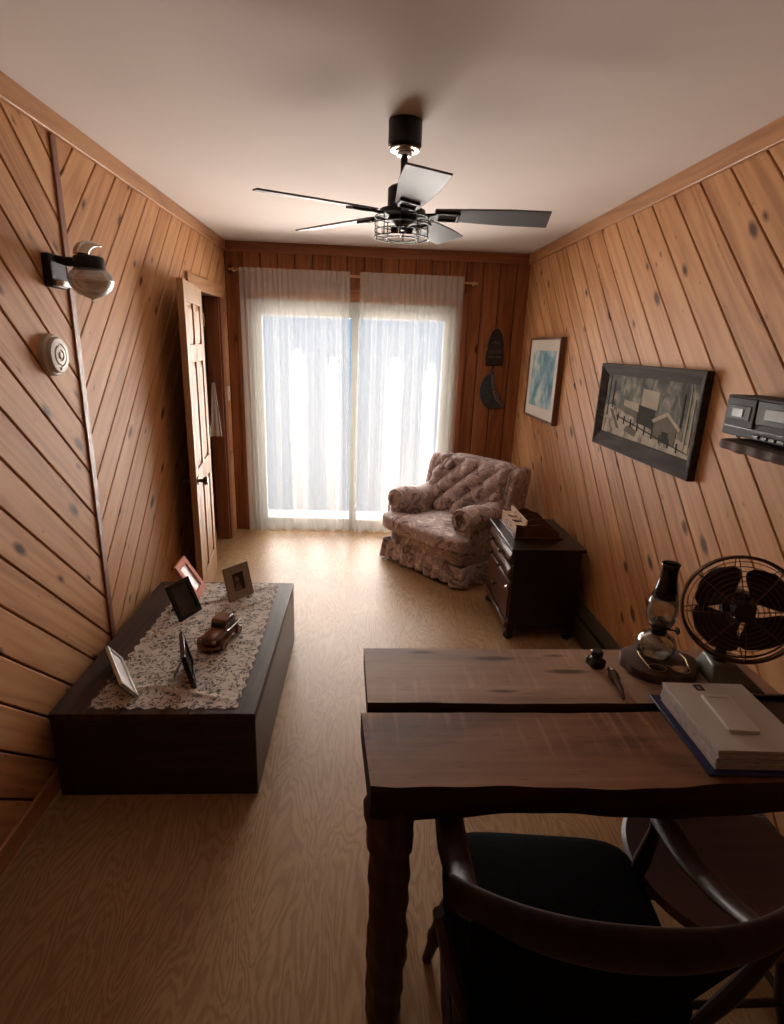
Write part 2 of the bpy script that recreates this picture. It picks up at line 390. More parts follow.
plain('moon_stone', (0.15, 0.12, 0.10), 0.8, var=0.6, scale=120, bump=0.6)
plain('deck_wood', (0.45, 0.43, 0.40), 0.8)
plain('eave_wood', (0.35, 0.30, 0.24), 0.8)
plain('tray_black', (0.016, 0.011, 0.011), 0.35)
plain('bottle_black', (0.012, 0.010, 0.010), 0.15)
plain('brush_brown', (0.07, 0.03, 0.016), 0.4)
watercolour('blue_watercolour', [(0.14, 0.27, 0.36), (0.26, 0.44, 0.52), (0.46, 0.61, 0.64), (0.72, 0.76, 0.74)], 8.0, 0.5)
watercolour('forest_print', [(0.06, 0.062, 0.055), (0.12, 0.122, 0.108), (0.21, 0.20, 0.17), (0.34, 0.31, 0.26)], 14, 0.6)
watercolour('snow_print', [(0.15, 0.125, 0.10), (0.36, 0.32, 0.27), (0.46, 0.41, 0.345), (0.52, 0.46, 0.39)], 16, 1.0)
plain('print_pale', (0.42, 0.37, 0.29), 0.8, spec=0.05)
plain('print_mid', (0.16, 0.145, 0.12), 0.8, spec=0.05)
plain('print_dark', (0.05, 0.047, 0.042), 0.8, spec=0.05)
M_ = MATS


# ------------------------------------------------------------------ mesh builder
class MB:
    def __init__(s):
        s.v = []; s.f = []; s.uv = []; s.tone = []; s.mi = []; s.mats = []

    def slot(s, mat):
        if mat not in s.mats: s.mats.append(mat)
        return s.mats.index(mat)

    def add(s, vs, fs, mat=None, T=None, uv=None, tone=0.0):
        b = len(s.v)
        for p in vs:
            p = Vector(p)
            s.v.append(T @ p if T is not None else p)
        k = s.slot(mat) if mat else 0
        for f in fs:
            s.f.append([b + i for i in f]); s.mi.append(k)
            s.tone.append(tone)
            s.uv.append([uv[i] for i in f] if uv else [(vs[i][0], vs[i][1]) for i in f])
        return s

    def box(s, lo, hi, mat=None, T=None):
        x0, y0, z0 = lo; x1, y1, z1 = hi
        v = [(x0, y0, z0), (x1, y0, z0), (x1, y1, z0), (x0, y1, z0), (x0, y0, z1), (x1, y0, z1), (x1, y1, z1), (x0, y1, z1)]
        return s.add(v, [(0, 3, 2, 1), (4, 5, 6, 7), (0, 1, 5, 4), (1, 2, 6, 5), (2, 3, 7, 6), (3, 0, 4, 7)], mat, T)

    def prism(s, poly, d0, d1, axis='z', mat=None, T=None):
        """polygon extruded along an axis. axis z: (x,y); axis y: (x,z); axis x: (y,z)"""
        def P(a, b, d):
            return {'z': (a, b, d), 'y': (a, d, b), 'x': (d, a, b)}[axis]
        n = len(poly)
        v = [P(a, b, d0) for a, b in poly] + [P(a, b, d1) for a, b in poly]
        f = [tuple(range(n))[::-1], tuple(range(n, 2 * n))]
        for i in range(n):
            j = (i + 1) % n; f.append((i, j, n + j, n + i))
        return s.add(v, f, mat, T)

    def tube(s, pts, r, seg=10, mat=None, closed=False, T=None, flat=1.0):
        """sweep a circle (radius per point allowed) along pts"""
        pts = [Vector(p) for p in pts]; n = len(pts)
        rs = r if isinstance(r, (list, tuple)) else [r] * n
        v = []; up = None
        for i, p in enumerate(pts):
            if closed: d = pts[(i + 1) % n] - pts[i - 1]
            else: d = pts[min(i + 1, n - 1)] - pts[max(i - 1, 0)]
            d.normalize()
            if up is None:
                up = Vector((0, 0, 1)) if abs(d.z) < 0.9 else Vector((1, 0, 0))
            a = d.cross(up)
            if a.length < 1e-5: a = d.orthogonal()
            a.normalize(); bb = a.cross(d).normalized(); up = bb
            for k in range(seg):
                t = 2 * math.pi * k / seg
                v.append(p + a * math.cos(t) * rs[i] + bb * math.sin(t) * rs[i] * flat)
        f = []
        for i in range(n if closed else n - 1):
            j = (i + 1) % n
            for k in range(seg):
                k2 = (k + 1) % seg
                f.append((i * seg + k, i * seg + k2, j * seg + k2, j * seg + k))
        if not closed:
            f.append(tuple(range(seg))[::-1]); f.append(tuple((n - 1) * seg + k for k in range(seg)))
        return s.add(v, f, mat, T)

    def lathe(s, prof, seg=24, mat=None, T=None, cap=True, sx=1.0, sy=1.0):
        n = len(prof); v = []; f = []
        for r, z in prof:
            for k in range(seg):
                t = 2 * math.pi * k / seg
                v.append((r * math.cos(t) * sx, r * math.sin(t) * sy, z))
        for i in range(n - 1):
            for k in range(seg):
                k2 = (k + 1) % seg
                f.append((i * seg + k, i * seg + k2, (i + 1) * seg + k2, (i + 1) * seg + k))
        if cap:
            f.append(tuple(range(seg))[::-1]); f.append(tuple((n - 1) * seg + k for k in range(seg)))
        return s.add(v, f, mat, T)

    def grid(s, fn, nu, nv, mat=None, T=None, closed_u=False):
        v = []; f = []; uv = []
        for j in range(nv + 1):
            for i in range(nu + (0 if closed_u else 1)):
                v.append(fn(i / nu, j / nv)); uv.append((i / nu, j / nv))
        w = nu if closed_u else nu + 1
        for j in range(nv):
            for i in range(nu):
                i2 = (i + 1) % w
                f.append((j * w + i, j * w + i2, (j + 1) * w + i2, (j + 1) * w + i))
        return s.add(v, f, mat, T, uv=uv)

    def build(s, name, mat=None, parent=None, bevel=0.0, smooth=35, solid=0.0, sub=0, loc=None, rot=None, segs=2):
        me = bpy.data.meshes.new(name)
        me.from_pydata([tuple(p) for p in s.v], [], s.f)
        for m in (s.mats or [mat]):
            me.materials.append(M_[m])
        ul = me.uv_layers.new(name='UVMap')
        at = me.attributes.new('tone', 'FLOAT', 'FACE')
        for p in me.polygons:
            p.material_index = s.mi[p.index]
            at.data[p.index].value = s.tone[p.index]
            for li, q in zip(p.loop_indices, s.uv[p.index]): ul.data[li].uv = (q[0], q[1])
        bm = bmesh.new(); bm.from_mesh(me)
        bmesh.ops.recalc_face_normals(bm, faces=bm.faces)
        bm.to_mesh(me); bm.free()
        if smooth:
            me.polygons.foreach_set('use_smooth', [True] * len(me.polygons))
            me.set_sharp_from_angle(angle=R(smooth))
        o = bpy.data.objects.new(name, me); C.objects.link(o)
        if parent: o.parent = parent
        if loc: o.location = loc
        if rot: o.rotation_euler = rot
        if solid:
            md = o.modifiers.new('thickness', 'SOLIDIFY'); md.thickness = solid; md.offset = 0
        if bevel:
            md = o.modifiers.new('bevel', 'BEVEL'); md.width = bevel; md.segments = segs; md.limit_method = 'ANGLE'; md.angle_limit = R(40)
        if sub:
            md = o.modifiers.new('subdivision', 'SUBSURF'); md.levels = sub; md.render_levels = sub
        return o


def tag(o, label=None, cat=None, group=None, kind=None):
    if label: o['label'] = label
    if cat: o['category'] = cat
    if group: o['group'] = group
    if kind: o['kind'] = kind
    return o


def thing(name, label, cat, loc=(0, 0, 0), rot=(0, 0, 0), group=None):
    o = bpy.data.objects.new(name, None); C.objects.link(o)
    o.location = loc; o.rotation_euler = rot; o.empty_display_size = 0.05
    return tag(o, label, cat, group)


def frame_T(origin, xa, ya):
    x = Vector(xa).normalized(); y = Vector(ya); y = (y - x * y.dot(x)).normalized(); z = x.cross(y)
    return Matrix(((x.x, y.x, z.x, origin[0]), (x.y, y.y, z.y, origin[1]), (x.z, y.z, z.z, origin[2]), (0, 0, 0, 1)))


def struct(o):
    o['kind'] = 'structure'; return o


def rbox(lo, hi):
    return MB().box(lo, hi)


def clip(poly, a, b, c):
    """keep a*x+b*y <= c"""
    out = []
    for i in range(len(poly)):
        p, q = poly[i], poly[(i + 1) % len(poly)]
        dp, dq = a * p[0] + b * p[1] - c, a * q[0] + b * q[1] - c
        if dp <= 0: out.append(p)
        if (dp < 0 < dq) or (dq < 0 < dp):
            t = dp / (dp - dq); out.append((p[0] + t * (q[0] - p[0]), p[1] + t * (q[1] - p[1])))
    return out


def boards(mb, regions, n, d0, pitch, gap, place, mat, seed):
    """boards of one wall face; n = unit-ish normal (a,b) of the seams in (s,t); place(s,t,h) -> 3D, h = height above backing"""
    rnd = random.Random(seed)
    a, b = n; L = math.hypot(a, b); along = (-b / L, a / L)
    tones = {}
    for poly in regions:
        ds = [a * p[0] + b * p[1] for p in poly]
        k0 = math.floor((min(ds) - d0) / pitch); k1 = math.ceil((max(ds) - d0) / pitch)
        for k in range(k0, k1):
            if k not in tones: tones[k] = (rnd.uniform(-1, 1), rnd.uniform(0, 40), rnd.uniform(0, 40))
            tone, ou, ov = tones[k]
            lo, hi = d0 + k * pitch + gap / 2, d0 + (k + 1) * pitch - gap / 2
            rings = []
            for inset, h in ((0.0, 0.0), (0.0, 0.008), (0.004, 0.012)):
                p = clip(clip(poly, -a, -b, -(lo + inset)), a, b, hi - inset)
                rings.append((p, h))
            base = rings[1][0]
            if len(base) < 3: continue
            def U(p):
                return ((p[0] * along[0] + p[1] * along[1]) + ou, (p[0] * a + p[1] * b) / L + ov)
            top = rings[2][0]
            if len(top) == len(base):
                v = [place(p[0], p[1], 0) for p in base] + [place(p[0], p[1], 0.009) for p in base] + [place(p[0], p[1], 0.012) for p in top]
                uv = [U(p) for p in base] * 2 + [U(p) for p in top]
                m = len(base); f = [tuple(range(2 * m, 3 * m))]
                for i in range(m):
                    j = (i + 1) % m
                    f += [(i, j, m + j, m + i), (m + i, m + j, 2 * m + j, 2 * m + i)]
            else:
                v = [place(p[0], p[1], 0) for p in base] + [place(p[0], p[1], 0.012) for p in base]
                uv = [U(p) for p in base] * 2
                m = len(base); f = [tuple(range(m, 2 * m))]
                for i in range(m):
                    j = (i + 1) % m; f.append((i, j, m + j, m + i))
            mb.add(v, f, mat, None, uv, tone)


def rect(a0, a1, b0, b1):
    return [(a0, b0), (a1, b0), (a1, b1), (a0, b1)]


# ------------------------------------------------------------------ the room shell
T = 0.012
DY0, DY1, DZ = 3.83, 4.52, 1.93          # doorway in the left wall
WX0, WX1, WZ = -0.95, 0.77, 1.95         # glass-door opening in the back wall

mb = MB(); mb.box((-2.6, YR - 0.1, -0.12), (XR + 0.1, YB + 0.12, 0.0)); struct(mb.build('floor', 'plywood'))
mb = MB(); mb.box((-2.6, YR - 0.1, H), (XR + 0.1, YB + 0.12, H + 0.1)); struct(mb.build('ceiling', 'ceiling_paint'))

SEAM = 2.285
mb = MB()
for lo, hi in (((XL - 0.10, YR, 0), (XL - T, DY0, H)), ((XL - 0.10, DY0, DZ), (XL - T, DY1, H)), ((XL - 0.10, DY1, 0), (XL - T, YB + 0.1, H))):
    mb.box(lo, hi, 'groove_wood')
pl = lambda s_, t_, h: (XL - T + h, s_, t_)
boards(mb, [rect(YR, SEAM - 0.012, 0, H)], (1, 1), 1.865, 0.1857, 0.011, pl, 'pine', 3)
boards(mb, [rect(SEAM + 0.012, DY0, 0, H), rect(DY0, DY1, DZ, H), rect(DY1, YB, 0, H)], (1, -1), 0.15, 0.187, 0.008, pl, 'pine', 4)
struct(mb.build('wall_left', smooth=0))

mb = MB(); mb.box((XR + T, YR, 0), (XR + 0.1, YB + 0.1, H), 'groove_wood')
boards(mb, [rect(YR, YB, 0, H)], (1, -1), -0.24, 0.1925, 0.008, lambda s_, t_, h: (XR + T - h, s_, t_), 'pine', 11)
struct(mb.build('wall_right', smooth=0))

mb = MB()
for lo, hi in (((XL - 0.1, YB + T, 0), (WX0, YB + 0.10, H)), ((WX1, YB + T, 0), (XR + 0.1, YB + 0.10, H)), ((WX0, YB + T, WZ), (WX1, YB + 0.10, H))):
    mb.box(lo, hi, 'groove_wood')
boards(mb, [rect(XL, WX0, 0, H), rect(WX1, XR, 0, H), rect(WX0, WX1, WZ, H)], (1, 0), -1.105, 0.137, 0.008, lambda s_, t_, h: (s_, YB + T - h, t_), 'pine_shaded', 21)
struct(mb.build('wall_back', smooth=0))
mb = MB(); mb.box((XL - 0.1, YR - 0.1, 0), (XR + 0.1, YR - T, H), 'groove_wood')
boards(mb, [rect(XL, XR, 0, H)], (1, 0), 0, 0.14, 0.008, lambda s_, t_, h: (s_, YR - T + h, t_), 'pine_shaded', 22)
struct(mb.build('wall_rear', smooth=0))

# small room seen through the doorway
mb = MB()
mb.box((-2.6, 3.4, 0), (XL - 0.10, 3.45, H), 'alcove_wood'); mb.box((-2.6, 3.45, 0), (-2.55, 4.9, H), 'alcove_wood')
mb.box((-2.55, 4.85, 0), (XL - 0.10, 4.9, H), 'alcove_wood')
struct(mb.build('wall_alcove', smooth=0))

# trim
def trim(name, lo, hi, mat, bev=0.003):
    return struct(rbox(lo, hi).build(name, mat, bevel=bev))
trim('trim_1', (XL, YR, 2.288), (XL + 0.018, YB, H), 'trim_y')
trim('trim_2', (XR - 0.018, YR, 2.285), (XR, YB, H), 'trim_y')
trim('trim_3', (XL + 0.018, YB - 0.018, 2.285), (XR - 0.018, YB, H), 'trim_shaded')
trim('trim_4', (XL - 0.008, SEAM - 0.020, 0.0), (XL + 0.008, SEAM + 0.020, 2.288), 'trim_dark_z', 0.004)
trim('baseboard_left', (XL, YR, 0), (XL + 0.014, DY0 - 0.07, 0.085), 'trim_y')
trim('trim_5', (XL, DY0 - 0.10, DZ), (XL + 0.016, DY1 + 0.085, DZ + 0.085), 'trim_y')
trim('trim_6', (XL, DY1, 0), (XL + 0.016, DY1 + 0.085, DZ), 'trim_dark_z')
trim('trim_7', (XL, DY0 - 0.07, 0), (XL + 0.010, DY0, DZ), 'trim_z')
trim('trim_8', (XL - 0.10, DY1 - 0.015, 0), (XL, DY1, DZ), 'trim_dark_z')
trim('trim_9', (WX0, YB - 0.012, WZ), (WX1, YB, WZ + 0.10), 'trim_shaded')
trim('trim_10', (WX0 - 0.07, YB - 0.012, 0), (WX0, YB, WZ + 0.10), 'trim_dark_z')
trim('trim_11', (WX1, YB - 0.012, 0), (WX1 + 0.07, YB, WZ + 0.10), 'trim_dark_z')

# outside: deck and eave
mb = MB()
for i in range(6):
    mb.box((-2.2, 4.95 + i * 0.145, -0.16), (2.2, 5.085 + i * 0.145, -0.12))
struct(mb.build('deck_floor', 'deck_wood', bevel=0.004))
mb = MB(); mb.prism([(4.9, 2.42), (5.42, 2.30), (5.42, 2.44), (4.9, 2.56)], -2.4, 2.4, 'x')
struct(mb.build('roof_eave', 'eave_wood'))

# sliding glass doors
wr = struct(bpy.data.objects.new('window_1', None)); C.objects.link(wr)
mb = MB()
y0, y1 = YB + 0.02, YB + 0.09
mb.box((WX0, y0, 0.0), (WX0 + 0.055, y1, WZ)); mb.box((WX1 - 0.055, y0, 0), (WX1, y1, WZ))
mb.box((WX0 + 0.055, y0, WZ - 0.05), (WX1 - 0.055, y1, WZ)); mb.box((WX0 + 0.055, y0, 0), (WX1 - 0.055, y1, 0.035))
mb.build('frame', 'white_vinyl', wr, bevel=0.004)
for a, b_, ya in ((WX0 + 0.055, -0.045, YB + 0.06), (-0.105, WX1 - 0.055, YB + 0.03)):
    mb = MB(); zt = WZ - 0.05
    mb.box((a, ya - 0.013, 0.035), (a + 0.06, ya + 0.013, zt)); mb.box((b_ - 0.06, ya - 0.013, 0.035), (b_, ya + 0.013, zt))
    mb.box((a + 0.06, ya - 0.013, zt - 0.075), (b_ - 0.06, ya + 0.013, zt)); mb.box((a + 0.06, ya - 0.013, 0.035), (b_ - 0.06, ya + 0.013, 0.10))
    sash = mb.build('sash', 'white_vinyl', wr, bevel=0.003)
    rbox((a + 0.06, ya - 0.003, 0.10), (b_ - 0.06, ya + 0.003, zt - 0.075)).build('pane', 'pane_glass', sash, smooth=0)

# ------------------------------------------------------------------ curtains
def curtain(name, label, xs_top, xs_bot, folds, phase, seed, cols):
    rnd = random.Random(seed)
    ph = [rnd.uniform(0, 6.28) for _ in range(6)]
    def fn(u, v):
        # v: 0 bottom -> 1 top
        z = 0.022 + v * (2.165 - 0.022)
        x0 = xs_bot[0] + (xs_top[0] - xs_bot[0]) * v; x1 = xs_bot[1] + (xs_top[1] - xs_bot[1]) * v
        uu = u + 0.012 * math.sin(u * 9 + ph[0]) + 0.010 * math.sin(v * 3.0 + u * 14 + ph[1])
        x = x0 + (x1 - x0) * u
        amp = 0.012 + 0.020 * (1 - v) ** 0.7
        for cu, cw, cv in cols:                         # added ripples imitating sunlit columns below the eave's shade
            k = max(0.0, min(1.0, (cv - v) / 0.10)) * math.exp(-((u - cu) / cw) ** 4)
            x += k * 0.11 * cw * math.sin((u - cu) / cw * 9.0)
            amp += 0.0 * k
        edge = max(0, 1 - min(u, 1 - u) / 0.16)
        y = amp * math.sin(uu * folds * 6.283 + phase) * (0.45 + 0.55 * math.sin(u * 7 + ph[2]) ** 2)
        y += 0.010 * math.sin(uu * folds * 2.7 * 6.283 + ph[3]) * (0.4 + 0.6 * v)
        y += edge * 0.022 * math.sin(u * 120 + ph[4])
        if v > 0.955: y *= max(0.35, 1 - (v - 0.955) * 12)
        return (x, YB - 0.085 + y, z)
    mb = MB(); mb.grid(fn, 220, 30)
    # header hem and bottom hem: second layer of cloth
    def hem(v0, v1, off):
        def g(u, v):
            p = fn(u, v0 + (v1 - v0) * v); return (p[0], p[1] + off, p[2])
        mb.grid(g, 220, 3)
    hem(0.925, 0.999, -0.004); hem(0.001, 0.03, -0.004)
    # slant-topped cloth strips added behind the panel to imitate its sunlit columns
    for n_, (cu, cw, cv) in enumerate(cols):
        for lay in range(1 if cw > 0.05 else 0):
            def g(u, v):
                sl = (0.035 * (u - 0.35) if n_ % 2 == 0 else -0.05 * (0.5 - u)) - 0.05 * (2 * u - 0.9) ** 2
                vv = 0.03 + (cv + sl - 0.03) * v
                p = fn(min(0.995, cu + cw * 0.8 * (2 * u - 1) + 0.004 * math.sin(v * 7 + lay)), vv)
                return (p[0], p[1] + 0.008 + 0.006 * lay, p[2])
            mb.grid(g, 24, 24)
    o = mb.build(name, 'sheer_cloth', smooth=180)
    return tag(o, label, 'curtain', 'sheer curtains over the glass doors')

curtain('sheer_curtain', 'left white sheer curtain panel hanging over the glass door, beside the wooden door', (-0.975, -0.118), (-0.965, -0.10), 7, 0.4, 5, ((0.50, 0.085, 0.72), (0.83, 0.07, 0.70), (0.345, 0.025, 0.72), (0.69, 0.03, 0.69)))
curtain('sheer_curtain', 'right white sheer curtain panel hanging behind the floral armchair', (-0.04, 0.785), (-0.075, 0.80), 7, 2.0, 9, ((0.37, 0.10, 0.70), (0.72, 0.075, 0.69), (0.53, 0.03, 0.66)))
rod = thing('curtain_rod', 'flat pale curtain rod across the top of the glass doors', 'curtain rod', (0, YB - 0.050, 2.135), (0, R(0.9), 0))
MB().tube([(-1.065, 0, 0), (0.9, 0, 0)], 0.009, 10).build('rod_bar', 'trim_x', rod)
for x in (-1.03, 0.87):
    rbox((x - 0.008, 0.0, -0.012), (x + 0.008, 0.049, 0.012)).build('bracket', 'cream_plastic', rod, bevel=0.002)

# ------------------------------------------------------------------ wooden door, open against the left wall
ang = math.atan2(-1.03 + 1.072, -(3.33 - 3.95))
door = struct(bpy.data.objects.new('door_1', None)); C.objects.link(door)
door.location = (XL + 0.030, 3.825, 0.0); door.rotation_euler = (0, 0, -math.pi / 2 + R(7.5))
DW, DH, DT = 0.655, 1.925, 0.035
mb = MB()
st, ms = 0.095, 0.075
rails = [(0.012, 0.20), (0.76, 0.88), (1.49, 1.59), (DH - 0.11, DH)]
mb.box((0, 0, 0.012), (st, DT, DH)); mb.box((DW - st, 0, 0.012), (DW, DT, DH))
mb.box((DW / 2 - ms / 2, 0, 0.20), (DW / 2 + ms / 2, DT, DH - 0.11))
for a, b_ in rails: mb.box((st, 0, a), (DW - st, DT, b_))
leaf = mb.build('door_leaf', 'door_pine', door, bevel=0.003)
for (za, zb) in ((0.20, 0.76), (0.88, 1.49), (1.59, DH - 0.11)):
    for xa, xb in ((st, DW / 2 - ms / 2), (DW / 2 + ms / 2, DW - st)):
        mb = MB(); mb.box((xa, 0.012, za), (xb, DT - 0.012, zb))
        for yy, s_ in ((0.012, -1), (DT - 0.012, 1)):
            i = 0.035
            v = [(xa + 0.012, yy, za + 0.012), (xb - 0.012, yy, za + 0.012), (xb - 0.012, yy, zb - 0.012), (xa + 0.012, yy, zb - 0.012),
                 (xa + i, yy + s_ * 0.008, za + i), (xb - i, yy + s_ * 0.008, za + i), (xb - i, yy + s_ * 0.008, zb - i), (xa + i, yy + s_ * 0.008, zb - i)]
            mb.add(v, [(4, 5, 6, 7), (0, 1, 5, 4), (1, 2, 6, 5), (2, 3, 7, 6), (3, 0, 4, 7)])
        mb.build('door_panel', 'door_pine', leaf, smooth=0)
kx, kz = DW - 0.055, 0.82
for s_, y_ in ((1, DT), (-1, 0.0)):
    TT = Matrix.Translation((kx, y_, kz)) @ Matrix.Rotation(-s_ * math.pi / 2, 4, 'X')
    MB().lathe([(0.026, 0), (0.026, 0.006), (0.011, 0.010), (0.010, 0.026), (0.022, 0.034), (0.027, 0.045), (0.022, 0.056), (0.004, 0.060)], 20, T=TT).build('door_knob', 'old_bronze', door)
for hz in (0.22, 0.98, 1.70):
    MB().tube([(-0.004, DT + 0.002, hz), (-0.004, DT + 0.002, hz + 0.08)], 0.006, 8).build('hinge', 'brass', door)

# light switch on the far door casing
sw = thing('light_switch', 'white light switch plate on the door casing in the far left corner', 'light switch', (XL, 4.70, 1.20))
rbox((0, -0.035, -0.058), (0.006, 0.035, 0.058)).build('cover_plate', 'white_plastic', sw, bevel=0.003)
rbox((0.004, -0.006, -0.012), (0.016, 0.006, 0.012)).build('toggle', 'white_plastic', sw, bevel=0.002)

# white towel hanging in the doorway
tw = thing('towel', 'white cloth hanging on the jamb inside the doorway behind the open door', 'towel', (-1.165, 4.49, 1.30))
def tfn(u, v):
    z = -0.42 * v; wdt = 0.02 + 0.075 * v
    return ((u - 0.5) * wdt, -0.012 - 0.010 * math.sin(u * 14) * v, z)
MB().grid(tfn, 24, 12).build('cloth', 'towel_white', tw, solid=0.006, smooth=180)
MB().tube([(0, 0.025, 0.01), (0, -0.02, 0.0), (0, -0.028, 0.02)], 0.004, 8).build('hook', 'old_bronze', tw)

# ------------------------------------------------------------------ ceiling fan
fan = thing('ceiling_fan', 'black five-blade ceiling fan with a round wire light cage', 'ceiling fan', (0.128, 2.20, H))
MB().lathe([(0.058, 0), (0.058, -0.074), (0.052, -0.080), (0.034, -0.088)], 32).build('canopy', 'black_metal', fan)
MB().lathe([(0.050, -0.081), (0.053, -0.086), (0.050, -0.090), (0.034, -0.091), (0.034, -0.096), (0.026, -0.098), (0.026, -0.106), (0.014, -0.110)], 24).build('canopy_collar', 'steel', fan)
MB().tube([(0, 0, -0.10), (0, 0, -0.215)], 0.0125, 14).build('downrod', 'black_metal', fan)
MB().lathe([(0.018, -0.19), (0.045, -0.20), (0.054, -0.208), (0.054, -0.268), (0.082, -0.276), (0.084, -0.292), (0.060, -0.300), (0.03, -0.304)], 32).build('motor_housing', 'black_metal', fan)
blade_angles = [-1, 63, 134, 205, 274]
def blade_mesh():
    mb = MB()
    n = 8; top = []; 
    v = []; f = []
    for i in range(n + 1):
        t = i / n; x = 0.115 + (0.530 - 0.115) * t
        wd = 0.042 + 0.022 * min(1, t * 1.6)
        skew = 0.010 * (t if i == n else 0)
        for yy, zz in ((-wd, 0.003), (wd, 0.003), (wd, -0.003), (-wd, -0.003)):
            v.append((x + (skew if yy > 0 else -skew), yy, zz))
    for i in range(n):
        a = i * 4; b_ = a + 4
        for k in range(4):
            k2 = (k + 1) % 4; f.append((a + k, a + k2, b_ + k2, b_ + k))
    f.append((0, 1, 2, 3)); f.append((n * 4 + 3, n * 4 + 2, n * 4 + 1, n * 4))
    return mb.add(v, f)
b0 = None
for a in blade_angles:
    if b0 is None:
        b0 = blade_mesh().build('blade', 'blade_grey', fan, bevel=0.0015)
        mb = MB()
        mb.prism([(0.075, -0.012), (0.118, -0.020), (0.118, 0.020), (0.075, 0.012)], -0.012, -0.003, 'z')
        for ya in (-0.034, 0.024): mb.box((0.118, ya, -0.012), (0.205, ya + 0.010, -0.0035))
        mb.box((0.118, -0.034, -0.012), (0.130, 0.034, -0.0035)); mb.box((0.193, -0.034, -0.012), (0.205, 0.034, -0.0035))
        ir = mb.build('blade_iron', 'black_metal', b0, bevel=0.0015)
        b = b0
    else:
        b = b0.copy(); C.objects.link(b); b.parent = fan
        i2 = ir.copy(); C.objects.link(i2); i2.parent = b
    b.location = (0, 0, -0.284); b.rotation_euler = (R(11), 0, R(a))
    b.rotation_euler = (Matrix.Rotation(R(a), 3, 'Z') @ Matrix.Rotation(R(-11), 3, 'X')).to_euler()
CZ0, CZ1, CR = -0.300, -0.366, 0.098
mb = MB()
def ring(r, z, n=40): return [(r * math.cos(2 * math.pi * k / n), r * math.sin(2 * math.pi * k / n), z) for k in range(n)]
for r_, z_ in ((CR, CZ0), (CR, -0.322), (CR, -0.344), (CR, CZ1), (0.055, CZ1 - 0.002)):
    mb.tube(ring(r_, z_), 0.0022, 6, closed=True)
for k in range(10):
    a = 2 * math.pi * k / 10 + 0.2
    c, s_ = math.cos(a), math.sin(a)
    mb.tube([(0.03 * c, 0.03 * s_, CZ0 + 0.002), (CR * c, CR * s_, CZ0), (CR * c, CR * s_, CZ1), (0.055 * c, 0.055 * s_, CZ1 - 0.002)], 0.0022, 6)
mb.build('light_cage', 'black_metal', fan)
MB().lathe([(0.05, -0.300), (0.055, -0.310), (0.03, -0.318), (0.012, -0.335), (0.010, -0.35)], 24).build('socket_hub', 'black_metal', fan)
for k in range(3):
    a = 2 * math.pi * k / 3 + 0.5
    TT = Matrix.Translation((0.02 * math.cos(a), 0.02 * math.sin(a), -0.336)) @ Matrix.Rotation(a, 4, 'Z') @ Matrix.Rotation(math.pi / 2, 4, 'Y')
    MB().lathe([(0.011, 0.0), (0.011, 0.02)], 14, T=TT).build('socket', 'black_metal', fan)
    MB().lathe([(0.009, 0.02), (0.014, 0.032), (0.016, 0.045), (0.010, 0.058), (0.002, 0.062)], 14, T=TT).build('bulb', 'clear_glass', fan)

# ------------------------------------------------------------------ wall lamp
wl = thing('wall_lamp', 'dark wall lamp with a clear glass bowl shade on the left wall', 'wall lamp', (XL, 2.165, 1.83))
rbox((0, -0.055, -0.055), (0.030, 0.055, 0.055)).build('back_plate', 'black_metal', wl, bevel=0.006)
mb = MB(); mb.prism([(0.02, 0.030), (0.06, 0.018), (0.135, 0.020), (0.135, 0.048), (0.06, 0.048), (0.02, 0.052)], -0.016, 0.016, 'y')
mb.build('arm', 'black_metal', wl, bevel=0.005)
rbox((0.028, -0.04, -0.050), (0.055, 0.03, -0.030)).build('lower_bracket', 'steel', wl, bevel=0.003)
TT = Matrix.Translation((0.140, -0.01, 0))
MB().lathe([(0.020, 0.056), (0.046, 0.052), (0.050, 0.046), (0.050, 0.012), (0.044, 0.010)], 28, T=TT).build('shade_holder', 'black_metal', wl)
MB().lathe([(0.046, 0.014), (0.066, -0.006), (0.072, -0.026), (0.064, -0.050), (0.044, -0.070), (0.018, -0.082), (0.005, -0.086), (0.004, -0.096), (0.001, -0.098)], 32, T=TT, cap=False).build('glass_shade', 'frosted', wl, solid=0.003)
fin = [(-0.046, 0.0), (-0.040, 0.018), (-0.026, 0.036), (-0.004, 0.047), (0.020, 0.049), (0.044, 0.045), (0.064, 0.037), (0.044, 0.033), (0.026, 0.029), (0.012, 0.020), (0.004, 0.008), (0.002, 0.0)]
FT = frame_T((0.135, -0.015, 0.054), (0.45, 0.89, 0), (0, 0, 1))
MB().prism(fin, -0.014, 0.014, 'z', None, FT).build('curved_fin', 'steel', wl, bevel=0.006, segs=3)
MB().lathe([(0.0725, -0.024), (0.0740, -0.026), (0.0725, -0.028)], 32, T=TT, cap=False).build('shade_rib', 'steel', wl)

# round smoke alarm
sa = thing('smoke_alarm', 'round cream smoke alarm on the left wall below the wall lamp', 'smoke alarm', (XL, 2.085, 1.548), (0, math.pi / 2, 0))
MB().lathe([(0.072, 0), (0.072, 0.016), (0.066, 0.022)], 36).build('alarm_base', 'cream_plastic', sa)
MB().lathe([(0.062, 0.020), (0.062, 0.030), (0.058, 0.036), (0.040, 0.038), (0.038, 0.034), (0.034, 0.034), (0.032, 0.039), (0.020, 0.040), (0.018, 0.036), (0.012, 0.036), (0.010, 0.041), (0.001, 0.042)], 36).build('alarm_cover', 'cream_plastic', sa)
MB().lathe([(0.005, 0.036), (0.005, 0.040), (0.001, 0.041)], 12, T=Matrix.Translation((0.045, -0.006, 0))).build('test_button', 'black_plastic', sa)

